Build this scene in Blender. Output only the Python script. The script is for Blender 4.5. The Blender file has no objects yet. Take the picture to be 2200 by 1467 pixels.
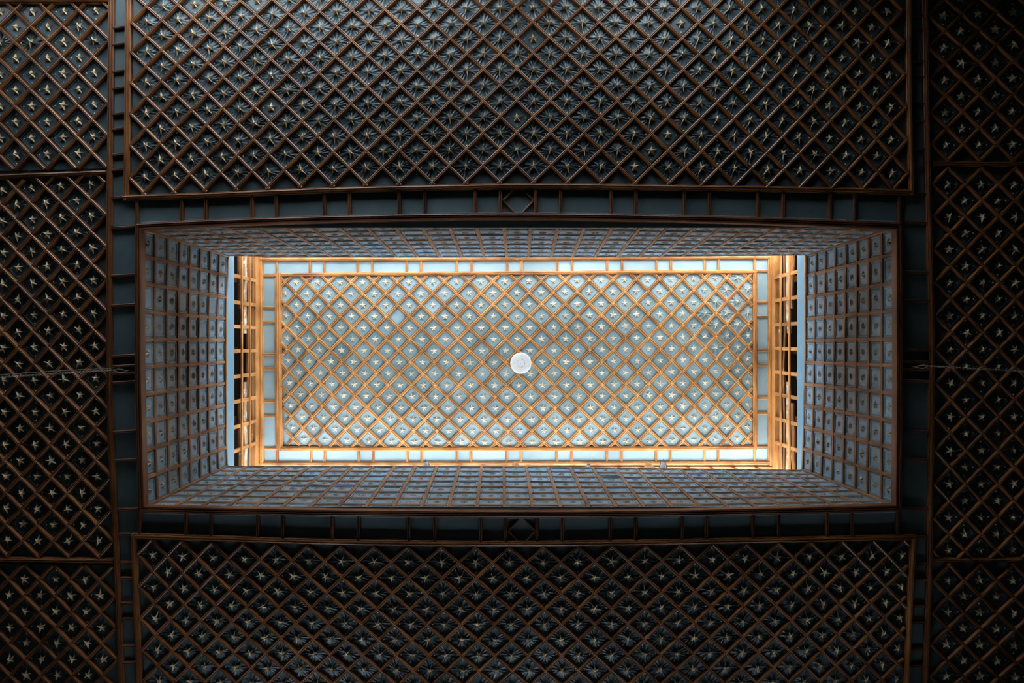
import bpy, bmesh, math, random
import numpy as np
from mathutils import Vector, Matrix

random.seed(11)
C = bpy.context.scene
COL = C.collection
PI = math.pi

# ------------------------------------------------------------------ camera, sky, sun, exposure
F = 24.0 / 36.0 * 2200.0            # the lens in survey units (24 mm, frame 2200 wide)
cam_d = bpy.data.cameras.new('camera')
cam_d.lens = 24.0
cam_d.sensor_width = 36.0
cam_d.clip_start = 0.05
cam_d.clip_end = 300
cam = bpy.data.objects.new('camera', cam_d)
cam.location = (0, 0, 0)
cam.rotation_euler = (PI, 0, 0)     # lying on the back: looks straight up
COL.objects.link(cam)
C.camera = cam

w = bpy.data.worlds.new('sky')
w.use_nodes = True
bg = w.node_tree.nodes['Background']
bg.inputs[0].default_value = (0.6, 0.79, 1.0, 1)
bg.inputs[1].default_value = 8.5
C.world = w

sun_d = bpy.data.lights.new('sun', 'SUN')
sun_d.energy = 33.0
sun_d.color = (1.0, 0.95, 0.88)
sun_d.angle = 0.01
sun = bpy.data.objects.new('sun', sun_d)
sun.rotation_euler = Vector((-0.8, -0.06, -1.0)).to_track_quat('-Z', 'Y').to_euler()
COL.objects.link(sun)

C.view_settings.view_transform = 'Standard'
C.view_settings.look = 'None'
C.view_settings.gamma = 1.0
C.view_settings.use_curve_mapping = False
C.view_settings.exposure = 1.4
C.cycles.max_bounces = 8
C.cycles.diffuse_bounces = 5
C.cycles.glossy_bounces = 3
C.cycles.sample_clamp_indirect = 4.0

# heights above the camera
H1 = 6.0        # lower coffered ceiling
H2 = 7.75       # top of the shaft's star panels
HF = 7.98       # top of the blue end boards
H3 = 8.8        # raised ceiling


def P(x, y, z):
    """A survey point (degrees of the 2200 x 1467 sighting) on the level z."""
    return Vector(((x - 1100.0) / F * z, (y - 733.5) / F * z, z))


def portal(name, loc, size, normal):
    d = bpy.data.lights.new(name, 'AREA')
    d.shape = 'RECTANGLE'
    d.size, d.size_y = size
    d.cycles.is_portal = True
    o = bpy.data.objects.new(name, d)
    o.location = loc
    o.rotation_euler = Vector(normal).to_track_quat('-Z', 'Z').to_euler()
    COL.objects.link(o)


# room windows: (x0, x1, z0, z1) in the two long walls
YN, YS, XW, XE, ZF = -3.55, 3.75, -6.2, 6.2, -1.6
WIN_N = [(-6.0, -5.0, 4.3, 5.9), (-3.95, -0.3, 4.4, 5.97), (0.5, 1.9, 4.4, 5.97), (5.4, 5.7, 5.2, 5.6)]
WIN_S = [(-2.9, -1.3, 4.9, 5.4), (-0.4, 1.0, 4.9, 5.4), (1.9, 3.1, 4.95, 5.35)]
for (x0, x1, z0, z1) in WIN_N:
    portal('daylight', ((x0 + x1) / 2, YN - 0.2, (z0 + z1) / 2), (x1 - x0, z1 - z0), (0, 1, 0))
for (x0, x1, z0, z1) in WIN_S:
    portal('daylight', ((x0 + x1) / 2, YS + 0.2, (z0 + z1) / 2), (x1 - x0, z1 - z0), (0, -1, 0))
portal('daylight', (0.03, -1.3, 8.15), (6.6, 0.72), (0, 1, 0))
portal('daylight', (0.03, 1.8, 8.15), (6.6, 0.72), (0, -1, 0))

# ------------------------------------------------------------------ materials


class NT:
    def __init__(self, name):
        self.m = bpy.data.materials.new(name)
        self.m.use_nodes = True
        self.t = self.m.node_tree
        self.b = self.t.nodes['Principled BSDF']

    def n(self, kind, **kw):
        nd = self.t.nodes.new(kind)
        for k, v in kw.items():
            if k == 'ins':
                for kk, vv in v.items():
                    nd.inputs[kk].default_value = vv
            else:
                setattr(nd, k, v)
        return nd

    def l(self, a, b):
        self.t.links.new(a, b)

    def mapping(self, src, scale):
        mp = self.n('ShaderNodeMapping')
        mp.inputs['Scale'].default_value = scale
        self.l(src, mp.inputs['Vector'])
        return mp.outputs[0]

    def noise(self, vec, scale, detail=4, rough=0.55):
        nd = self.n('ShaderNodeTexNoise', ins={'Scale': scale, 'Detail': detail, 'Roughness': rough})
        self.l(vec, nd.inputs['Vector'])
        return nd.outputs['Fac']

    def ramp(self, fac, stops):
        r = self.n('ShaderNodeValToRGB')
        e = r.color_ramp.elements
        while len(e) < len(stops):
            e.new(0.5)
        for k, (p, c) in enumerate(stops):
            e[k].position = p
            e[k].color = (*c, 1) if len(c) == 3 else c
        self.l(fac, r.inputs[0])
        return r.outputs[0]

    def mix(self, fac, a, b, mode='MIX'):
        nd = self.n('ShaderNodeMix', data_type='RGBA', blend_type=mode)
        for s, v in ((0, fac), (6, a), (7, b)):
            if hasattr(v, 'links') or hasattr(v, 'is_linked'):
                self.l(v, nd.inputs[s])
            elif s == 0:
                nd.inputs[0].default_value = v
            else:
                nd.inputs[s].default_value = (*v, 1)
        return nd.outputs[2]


def mat_wood(name, dark, mid, light, rough=0.45, pale=(0.62, 0.44, 0.25), pale_at=0.66, bump=0.25, spec=0.4):
    k = NT(name)
    uv = k.n('ShaderNodeUVMap').outputs[0]
    geo = k.n('ShaderNodeNewGeometry').outputs['Position']
    oi = k.n('ShaderNodeObjectInfo').outputs['Random']
    add = k.n('ShaderNodeVectorMath', operation='ADD')
    k.l(uv, add.inputs[0])
    cx = k.n('ShaderNodeCombineXYZ')
    mul = k.n('ShaderNodeMath', operation='MULTIPLY', ins={1: 37.0})
    k.l(oi, mul.inputs[0])
    k.l(mul.outputs[0], cx.inputs[0])
    k.l(mul.outputs[0], cx.inputs[1])
    k.l(cx.outputs[0], add.inputs[1])
    grain = k.noise(k.mapping(add.outputs[0], (2.2, 85, 1)), 1.0, 5, 0.6)
    col = k.ramp(grain, [(0.28, dark), (0.5, mid), (0.72, light)])
    blot = k.noise(geo, 3.1, 4, 0.6)
    tone = k.ramp(blot, [(0.3, (0.58, 0.5, 0.42)), (0.6, (1.14, 1.1, 1.04))])
    col = k.mix(1.0, col, tone, 'MULTIPLY')
    wear = k.noise(geo, 7.0, 6, 0.7)
    wf = k.ramp(wear, [(pale_at, (0, 0, 0)), (pale_at + 0.07, (1, 1, 1))])
    col = k.mix(wf, col, pale)
    rnd = k.ramp(oi, [(0.0, (0.82, 0.8, 0.78)), (1.0, (1.12, 1.1, 1.06))])
    col = k.mix(1.0, col, rnd, 'MULTIPLY')
    k.l(col, k.b.inputs['Base Color'])
    k.b.inputs['Roughness'].default_value = rough
    k.b.inputs['Specular IOR Level'].default_value = spec
    bp = k.n('ShaderNodeBump', ins={'Strength': bump, 'Distance': 0.004})
    k.l(grain, bp.inputs['Height'])
    k.l(bp.outputs[0], k.b.inputs['Normal'])
    return k.m


def mat_paint(name, base, dirt, light, rough=0.4, spec=0.5, scale=9.0, bump=0.3):
    k = NT(name)
    geo = k.n('ShaderNodeNewGeometry').outputs['Position']
    oi = k.n('ShaderNodeObjectInfo').outputs['Random']
    n1 = k.noise(geo, scale, 5, 0.65)
    col = k.ramp(n1, [(0.3, dirt), (0.5, base), (0.72, light)])
    n2 = k.noise(geo, 1.3, 3, 0.5)
    col = k.mix(1.0, col, k.ramp(n2, [(0.3, (0.86, 0.88, 0.86)), (0.65, (1.06, 1.04, 1.04))]), 'MULTIPLY')
    col = k.mix(1.0, col, k.ramp(oi, [(0.0, (0.86, 0.87, 0.86)), (1.0, (1.1, 1.09, 1.1))]), 'MULTIPLY')
    k.l(col, k.b.inputs['Base Color'])
    k.b.inputs['Specular IOR Level'].default_value = spec
    r = k.ramp(n1, [(0.3, (rough + 0.12,) * 3), (0.7, (rough - 0.05,) * 3)])
    k.l(r, k.b.inputs['Roughness'])
    bp = k.n('ShaderNodeBump', ins={'Strength': bump, 'Distance': 0.003})
    k.l(k.noise(geo, 60, 3, 0.6), bp.inputs['Height'])
    k.l(bp.outputs[0], k.b.inputs['Normal'])
    return k.m


M = {}
M['wood'] = mat_wood('honey_wood', (0.28, 0.11, 0.03), (0.47, 0.22, 0.072), (0.6, 0.335, 0.13), rough=0.42)
M['rough_wood'] = mat_wood('rough_timber', (0.1, 0.045, 0.02), (0.26, 0.12, 0.045), (0.42, 0.24, 0.11), rough=0.8, pale=(0.6, 0.5, 0.36), pale_at=0.62, bump=0.6, spec=0.2)
M['rough_pale'] = mat_wood('flaking_limewashed_timber', (0.3, 0.18, 0.09), (0.5, 0.36, 0.22), (0.66, 0.54, 0.38), rough=0.85, pale=(0.72, 0.66, 0.55), pale_at=0.5, bump=0.6, spec=0.2)
M['log'] = mat_wood('log_wood', (0.3, 0.14, 0.06), (0.46, 0.24, 0.1), (0.6, 0.36, 0.16), rough=0.7, bump=0.5, spec=0.2)
M['joint'] = mat_wood('pale_joint_wood', (0.5, 0.27, 0.1), (0.6, 0.36, 0.15), (0.7, 0.46, 0.22), rough=0.5)
M['blue'] = mat_paint('blue_panel_paint', (0.31, 0.45, 0.49), (0.25, 0.35, 0.36), (0.37, 0.51, 0.555))
M['wall_cream'] = mat_paint('shaded_star_paint', (0.42, 0.34, 0.23), (0.24, 0.18, 0.11), (0.54, 0.46, 0.34), rough=0.45, scale=30.0)  # darkened cream: shade on the wall stars is put into the colour
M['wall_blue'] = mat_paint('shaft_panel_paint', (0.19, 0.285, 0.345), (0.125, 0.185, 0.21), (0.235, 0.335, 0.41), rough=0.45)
M['wall_wood'] = mat_wood('wall_batten_wood', (0.12, 0.06, 0.03), (0.23, 0.125, 0.068), (0.33, 0.2, 0.12), rough=0.6, pale=(0.4, 0.28, 0.19), spec=0.25)  # darker, greyer brown than the raised ceiling's wood
M['plain'] = mat_paint('plain_blue_paint', (0.285, 0.41, 0.445), (0.26, 0.37, 0.4), (0.31, 0.44, 0.475), rough=0.5, scale=3.0, bump=0.12)
M['fascia'] = mat_paint('sky_blue_board_paint', (0.135, 0.245, 0.305), (0.12, 0.22, 0.275), (0.15, 0.265, 0.325), rough=0.6, scale=4.0, bump=0.1)
M['cream'] = mat_paint('cream_star_paint', (0.7, 0.61, 0.46), (0.55, 0.45, 0.31), (0.78, 0.7, 0.56), rough=0.36, scale=30.0)
M['shaded_wood'] = mat_wood('shaded_varnished_wood', (0.09, 0.028, 0.007), (0.19, 0.07, 0.018), (0.29, 0.12, 0.036), rough=0.36, pale=(0.3, 0.16, 0.07), pale_at=0.7, spec=0.6)  # darker copy of the honey wood; lower ceiling's shade put into the colour
M['rim_wood'] = mat_wood('shaded_rim_wood', (0.05, 0.014, 0.004), (0.1, 0.033, 0.009), (0.15, 0.058, 0.018), rough=0.42, pale=(0.2, 0.1, 0.04), pale_at=0.72, spec=0.5)  # darker again: shade on rim, lip and ladder battens put into the colour
M['shaded_blue'] = mat_paint('shaded_panel_paint', (0.056, 0.089, 0.102), (0.03, 0.046, 0.05), (0.085, 0.132, 0.152), rough=0.36, spec=0.7)  # darker copy of the blue panel paint, carrying the lower ceiling's shade
M['shaded_plain'] = mat_paint('shaded_plain_paint', (0.078, 0.112, 0.118), (0.062, 0.09, 0.095), (0.092, 0.13, 0.138), rough=0.5, scale=3.0, bump=0.12)  # plain blue darkened to carry the shade of the lower border
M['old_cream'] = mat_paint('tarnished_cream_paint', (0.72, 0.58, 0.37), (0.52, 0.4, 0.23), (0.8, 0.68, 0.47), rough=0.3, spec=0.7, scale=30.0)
M['white'] = mat_paint('white_enamel', (0.6, 0.595, 0.57), (0.52, 0.51, 0.48), (0.66, 0.655, 0.63), rough=0.5, scale=25.0, bump=0.1)
M['hole'] = mat_paint('dark_hole', (0.1, 0.1, 0.1), (0.08, 0.08, 0.08), (0.13, 0.13, 0.13), rough=0.8)
M['plaster'] = mat_paint('room_plaster', (0.05, 0.035, 0.025), (0.04, 0.028, 0.02), (0.06, 0.045, 0.03), rough=0.85, scale=2.0)
M['floor'] = mat_paint('dark_floor_stone', (0.03, 0.022, 0.018), (0.02, 0.015, 0.012), (0.04, 0.03, 0.024), rough=0.7, scale=2.0)
M['tile'] = mat_paint('pale_roof_tile', (0.6, 0.59, 0.57), (0.5, 0.49, 0.47), (0.68, 0.67, 0.65), rough=0.9, scale=2.5)  # unseen roof, set pale grey so its bounce light stays neutral
M['ground'] = mat_paint('courtyard_ground', (0.2, 0.215, 0.225), (0.17, 0.185, 0.195), (0.23, 0.25, 0.26), rough=0.95, scale=0.6)
M['iron'] = mat_paint('old_iron', (0.2, 0.145, 0.1), (0.13, 0.09, 0.06), (0.3, 0.23, 0.17), rough=0.45, scale=40.0)
M['feather'] = mat_paint('grey_brown_feathers', (0.13, 0.1, 0.08), (0.05, 0.04, 0.035), (0.3, 0.25, 0.22), rough=0.8, scale=130.0)
M['belly'] = mat_paint('pale_belly_feathers', (0.52, 0.47, 0.45), (0.26, 0.22, 0.2), (0.66, 0.62, 0.6), rough=0.8, scale=120.0)
M['beak'] = mat_paint('dark_beak', (0.04, 0.035, 0.03), (0.03, 0.03, 0.03), (0.06, 0.05, 0.05), rough=0.4)

# ------------------------------------------------------------------ helpers


def mesh_of(name, verts, faces, mats, uvs=None, fmat=None, smooth=False):
    me = bpy.data.meshes.new(name)
    me.from_pydata([tuple(v) for v in verts], [], faces)
    for m in mats:
        me.materials.append(m)
    if fmat is not None:
        me.polygons.foreach_set('material_index', fmat)
    if smooth:
        me.polygons.foreach_set('use_smooth', [True] * len(me.polygons))
    if uvs is not None:
        lay = me.uv_layers.new(name='UVMap')
        vi = np.empty(len(me.loops), dtype=np.int32)
        me.loops.foreach_get('vertex_index', vi)
        lay.data.foreach_set('uv', np.asarray(uvs, dtype=np.float32)[vi].ravel())
    me.update()
    return me


def link(name, me, parent=None, mtx=None):
    o = bpy.data.objects.new(name, me)
    COL.objects.link(o)
    if parent is not None:
        o.parent = parent
    if mtx is not None:
        o.matrix_basis = mtx
    return o


def tag(o, label, cat, group=None, kind=None):
    o['label'] = label
    o['category'] = cat
    if group:
        o['group'] = group
    if kind:
        o['kind'] = kind
    return o


MOULD = [(-0.5, 0.0), (-0.5, 0.55), (-0.36, 0.9), (-0.2, 1.0), (-0.09, 0.98), (0.0, 0.72), (0.09, 0.98), (0.2, 1.0), (0.36, 0.9), (0.5, 0.55), (0.5, 0.0)]
FRAME = [(-0.5, 0.0), (-0.5, 0.5), (-0.42, 0.62), (-0.3, 0.62), (-0.24, 0.95), (-0.1, 1.0), (-0.04, 0.86), (0.04, 0.86), (0.1, 1.0), (0.24, 0.95), (0.3, 0.62), (0.42, 0.62), (0.5, 0.5), (0.5, 0.0)]
FLAT = [(-0.5, 0.0), (-0.5, 0.8), (-0.38, 1.0), (0.38, 1.0), (0.5, 0.8), (0.5, 0.0)]
BOX = [(-0.5, 0.0), (-0.5, 1.0), (0.5, 1.0), (0.5, 0.0)]


def sweep_data(pts, width, depth, out, prof):
    """Rails: the profile carried along pts; `out` is the direction it stands out."""
    n = len(pts)
    out = Vector(out).normalized()
    vs, us, fs = [], [], []
    m = len(prof)
    run = 0.0
    for i, p in enumerate(pts):
        a = pts[max(i - 1, 0)]
        b = pts[min(i + 1, n - 1)]
        t = (b - a).normalized()
        side = t.cross(out).normalized()
        k = 1.0
        if 0 < i < n - 1:
            run += (p - pts[i - 1]).length
            t0 = (p - pts[i - 1]).normalized()
            k = 1.0 / max(0.6, t.dot(t0))
        elif i:
            run += (p - pts[i - 1]).length
        for (u, h) in prof:
            vs.append(p + side * (u * width * k) + out * (h * depth))
            us.append((run, u * width + h * 0.013))
    for i in range(n - 1):
        for j in range(m - 1):
            fs.append((i * m + j, i * m + j + 1, (i + 1) * m + j + 1, (i + 1) * m + j))
    fs.append(tuple(range(m - 1, -1, -1)))
    fs.append(tuple((n - 1) * m + j for j in range(m)))
    return vs, fs, us


def rail(name, pts, width, depth, parent, out=(0, 0, -1), prof=MOULD, mat='wood'):
    v, f, u = sweep_data(pts, width, depth, out, prof)
    return link(name, mesh_of(name, v, f, [M[mat]], u), parent)


def box_data(p0, p1):
    x0, y0, z0 = p0
    x1, y1, z1 = p1
    v = [(x0, y0, z0), (x1, y0, z0), (x1, y1, z0), (x0, y1, z0), (x0, y0, z1), (x1, y0, z1), (x1, y1, z1), (x0, y1, z1)]
    f = [(0, 3, 2, 1), (4, 5, 6, 7), (0, 1, 5, 4), (1, 2, 6, 5), (2, 3, 7, 6), (3, 0, 4, 7)]
    return v, f


def box(name, p0, p1, mat, parent=None):
    v, f = box_data(p0, p1)
    d = [abs(p1[i] - p0[i]) for i in range(3)]
    L = d.index(max(d))
    o = [i for i in range(3) if i != L]
    uv = [(q[L], q[o[0]] + q[o[1]]) for q in v]
    return link(name, mesh_of(name, v, f, [M[mat]], uv), parent)


def boxes(name, lst, mat, parent=None):
    V, Fc = [], []
    for (p0, p1) in lst:
        v, f = box_data(p0, p1)
        k = len(V)
        V += v
        Fc += [tuple(i + k for i in q) for q in f]
    return link(name, mesh_of(name, V, Fc, [M[mat]], [(q[0], q[1] + q[2]) for q in V]), parent)


def plate(name, quad, z, mat, parent, thick=0.012, tilt=None):
    """A thin board over four survey-plane corners (world x, y), seen from below at z."""
    vs = []
    for k, (x, y) in enumerate(quad):
        dz = tilt[k] if tilt else 0.0
        vs.append((x, y, z + dz))
    for k, (x, y) in enumerate(quad):
        dz = tilt[k] if tilt else 0.0
        vs.append((x, y, z + dz + thick))
    f = [(0, 1, 2, 3), (7, 6, 5, 4), (0, 4, 5, 1), (1, 5, 6, 2), (2, 6, 7, 3), (3, 7, 4, 0)]
    a, b, c = (Vector(vs[i]) for i in (0, 1, 2))
    if (b - a).cross(c - a).z > 0:
        f = [tuple(reversed(q)) for q in f]
    return link(name, mesh_of(name, vs, f, [M[mat]], [(v[0], v[1]) for v in vs]), parent)


def interp(tbl, t):
    """Smooth line through a table [(t, value), ...]."""
    xs = [p[0] for p in tbl]
    ys = [p[1] for p in tbl]
    if len(tbl) >= 3 and xs[0] <= t <= xs[-1]:
        for i in range(len(xs) - 1):
            if xs[i] <= t <= xs[i + 1]:
                h = xs[i + 1] - xs[i]
                d = (ys[i + 1] - ys[i]) / h
                m0 = d if i == 0 else (ys[i + 1] - ys[i - 1]) / (xs[i + 1] - xs[i - 1])
                m1 = d if i + 2 >= len(xs) else (ys[i + 2] - ys[i]) / (xs[i + 2] - xs[i])
                s = (t - xs[i]) / h
                return ((2 * s ** 3 - 3 * s ** 2 + 1) * ys[i] + (s ** 3 - 2 * s ** 2 + s) * h * m0 + (-2 * s ** 3 + 3 * s ** 2) * ys[i + 1] + (s ** 3 - s ** 2) * h * m1)
    if t <= xs[0]:
        return ys[0] + (t - xs[0]) * (ys[1] - ys[0]) / (xs[1] - xs[0])
    if t >= xs[-1]:
        return ys[-1] + (t - xs[-1]) * (ys[-1] - ys[-2]) / (xs[-1] - xs[-2])
    return float(np.interp(t, xs, ys))


def hline(tbl, z, x0=None, x1=None, n=18):
    x0 = tbl[0][0] if x0 is None else x0
    x1 = tbl[-1][0] if x1 is None else x1
    return [P(x, interp(tbl, x), z) for x in np.linspace(x0, x1, n)]


def vline(tbl, z, y0=None, y1=None, n=14):
    y0 = tbl[0][0] if y0 is None else y0
    y1 = tbl[-1][0] if y1 is None else y1
    return [P(interp(tbl, y), y, z) for y in np.linspace(y0, y1, n)]


# ------------------------------------------------------------------ the pressed panels and their stars
def studs(vs, fs, fm, at, r, h):
    for (x, y) in at:
        k = len(vs)
        for i in range(6):
            a = i * PI / 3
            vs.append((x + r * math.cos(a), y + r * math.sin(a), -0.002))
        for i in range(6):
            a = i * PI / 3
            vs.append((x + 0.6 * r * math.cos(a), y + 0.6 * r * math.sin(a), h * 0.8))
        vs.append((x, y, h))
        for i in range(6):
            j = (i + 1) % 6
            fs.append((k + i, k + j, k + 6 + j, k + 6 + i))
            fs.append((k + 6 + i, k + 6 + j, k + 12))
            fm += [1, 1]


def sstep(a, b, x):
    t = min(1.0, max(0.0, (x - a) / (b - a)))
    return t * t * (3 - 2 * t)


def wrinkled_mesh(seed, square=False):
    r = random.Random(seed)
    N = 30
    rays = [(k / 19.0 * 2 * PI + r.uniform(-0.1, 0.1), r.uniform(0.4, 1.25), r.uniform(0.045, 0.085), r.uniform(-0.35, 0.35)) for k in range(19)]
    vs, fs, fm = [], [], []
    for i in range(N + 1):
        for j in range(N + 1):
            s, t = 2.0 * i / N - 1, 2.0 * j / N - 1
            if square:
                x, y = s / 2, t / 2
            else:
                x, y = (s + t) / 4, (s - t) / 4
            rr = math.hypot(x, y) / (0.5 if not square else 0.6)
            th = math.atan2(y, x)
            e = 1 - max(abs(s), abs(t))
            env = sstep(0.1, 0.3, rr) * (1 - sstep(0.62, 0.9, rr)) * sstep(0.0, 0.2, e)
            h = 0.0
            for (a, amp, wd, cv) in rays:
                d = (th - a - cv * (rr - 0.4) + PI) % (2 * PI) - PI
                h += amp * math.exp(-(d / wd) ** 2)
            h = 0.031 * env * (h - 0.35) + 0.03 * (1 - sstep(0.0, 0.6, rr))
            h += 0.004 * r.uniform(-1, 1) * sstep(0, 0.2, e)
            vs.append((x, y, h))
    q = N + 1
    for i in range(N):
        for j in range(N):
            f = (i * q + j, (i + 1) * q + j, (i + 1) * q + j + 1, i * q + j + 1)
            fs.append(f if square else tuple(reversed(f)))
            fm.append(0)
    d = 0.355
    studs(vs, fs, fm, [(d, 0), (-d, 0), (0, d), (0, -d)], 0.027, 0.022)
    me = mesh_of('wrinkled_panel', vs, fs, [M['blue'], M['cream']], fmat=fm, smooth=True)
    return me


def framed_mesh(seed, square=False, plain=False):
    r = random.Random(seed)
    vs, fs, fm = [], [], []
    loops = [(1.0, 0.0)] if plain else [(1.0, 0.0), (0.80, 0.003), (0.775, -0.012), (0.75, 0.03), (0.70, 0.03), (0.68, -0.008), (0.655, 0.0)]
    jit = [r.uniform(-0.006, 0.006) for _ in range(4)]
    for (s, h) in loops:
        for k in range(4):
            a = k * PI / 2 + (PI / 4 if square else 0)
            R = 0.5 * s * (math.sqrt(2) if square else 1)
            vs.append((R * math.cos(a), R * math.sin(a), h + (jit[k] if s == 1.0 else 0)))
    for L in range(len(loops) - 1):
        for k in range(4):
            j = (k + 1) % 4
            fs.append((L * 4 + k, L * 4 + j, L * 4 + 4 + j, L * 4 + 4 + k))
            fm.append(0)
    k = (len(loops) - 1) * 4
    vs.append((0, 0, r.uniform(-0.004, 0.008)))
    c = len(vs) - 1
    for i in range(4):
        fs.append((k + i, k + (i + 1) % 4, c))
        fm.append(0)
    if not plain:
        if square:
            at = [(0.26, 0.26), (-0.26, 0.26), (0.26, -0.26), (-0.26, -0.26)]
            studs(vs, fs, fm, at, 0.022, 0.02)
        else:
            d = 0.262
            studs(vs, fs, fm, [(d, 0), (-d, 0), (0, d), (0, -d)], 0.024, 0.022)
    return mesh_of('pressed_panel', vs, fs, [M['blue'], M['cream']], fmat=fm)


def star_mesh(seed, slim):
    r = random.Random(seed)
    vs, fs = [(r.uniform(-0.008, 0.008), r.uniform(-0.008, 0.008), 0.085 if slim else 0.08)], []
    R0 = 0.175 if slim else 0.165
    ri = 0.045 if slim else 0.066
    for k in range(5):
        a = k * 2 * PI / 5 + PI / 2 + r.uniform(-0.12, 0.12) * (1.4 if slim else 0.5)
        R = R0 * r.uniform(0.72, 1.3) if slim else R0 * r.uniform(0.94, 1.05)
        vs.append((R * math.cos(a), R * math.sin(a), 0.012))                                   # tip
        vs.append((0.5 * R * math.cos(a), 0.5 * R * math.sin(a), 0.055 if slim else 0.05))      # ridge
        b = a + PI / 5
        vs.append((ri * math.cos(b), ri * math.sin(b), 0.006))                                 # inner corner
        wv = 0.015 if slim else 0.031
        n = (-math.sin(a), math.cos(a))
        vs.append((0.55 * R * math.cos(a) + wv * n[0], 0.55 * R * math.sin(a) + wv * n[1], 0.006))
        vs.append((0.55 * R * math.cos(a) - wv * n[0], 0.55 * R * math.sin(a) - wv * n[1], 0.006))
    for k in range(5):
        b = 1 + 5 * k
        pv = 1 + 5 * ((k + 4) % 5)
        tip, rid, inn, lf, rt, prev = b, b + 1, b + 2, b + 3, b + 4, pv + 2
        fs += [(0, rid, lf), (0, lf, inn), (rid, tip, lf), (0, rt, rid), (0, prev, rt), (rid, rt, tip)]
    return mesh_of('star', vs, fs, [M['cream']])


WR = [wrinkled_mesh(s) for s in range(7)]
FR = [framed_mesh(s) for s in range(5)]
PL = [framed_mesh(90, plain=True)]
SQ = [framed_mesh(30 + s, square=True) for s in range(5)]
ST_S = [star_mesh(s, True) for s in range(7)]
ST_F = [star_mesh(40 + s, False) for s in range(5)]


def repaint(meshes, pairs):
    out = []
    for me in meshes:
        m2 = me.copy()
        for i in range(len(m2.materials)):
            for (a, b) in pairs:
                if m2.materials[i] == M[a]:
                    m2.materials[i] = M[b]
        out.append(m2)
    return out


DARK = [('blue', 'shaded_blue'), ('cream', 'old_cream')]  # lower panels get the darker blue with shade painted in
LOWER = dict(WR=repaint(WR, DARK), FR=repaint(FR, DARK), PL=repaint(PL, DARK), ST_S=repaint(ST_S, DARK), ST_F=repaint(ST_F, DARK), wood='shaded_wood')
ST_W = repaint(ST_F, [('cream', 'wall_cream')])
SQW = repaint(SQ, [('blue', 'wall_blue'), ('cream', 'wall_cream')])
UPPER = dict(WR=WR, FR=FR, PL=PL, ST_S=ST_S, ST_F=ST_F, wood='wood')


def clipped(me, planes):
    """A copy of a panel cut off along lines (point, outward normal) in its own plane."""
    bm = bmesh.new()
    bm.from_mesh(me)
    for (co, no) in planes:
        bmesh.ops.bisect_plane(bm, geom=bm.verts[:] + bm.edges[:] + bm.faces[:], plane_co=co, plane_no=no, clear_outer=True)
    if not bm.faces:
        bm.free()
        return None
    m2 = bpy.data.meshes.new('cut_panel')
    bm.to_mesh(m2)
    bm.free()
    for m in me.materials:
        m2.materials.append(m)
    return m2


class Warp:
    """Lattice steps (a, b) to survey points, fitted to surveyed crossings: old carpentry is never quite straight."""
    TERMS = [(0, 0), (1, 0), (0, 1), (2, 0), (1, 1), (0, 2), (3, 0), (2, 1), (1, 2), (0, 3)]

    def __init__(self, nodes, z, terms=None):
        self.z = z
        T = terms or self.TERMS
        self.T = T
        N = np.array(nodes, float)
        self.m = N[:, :2].mean(0)
        self.s = np.maximum(N[:, :2].std(0) * 1.6, 1.0)
        q = (N[:, :2] - self.m) / self.s
        A = np.stack([q[:, 0] ** i * q[:, 1] ** j for (i, j) in T], 1)
        self.c = np.linalg.lstsq(A, N[:, 2:], rcond=None)[0]

    def px(self, a, b):
        qa, qb = (a - self.m[0]) / self.s[0], (b - self.m[1]) / self.s[1]
        v = np.array([qa ** i * qb ** j for (i, j) in self.T])
        return v @ self.c

    def at(self, a, b, dz=0.0):
        x, y = self.px(a, b)
        p = P(x, y, self.z)
        p.z += dz
        return p


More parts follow.
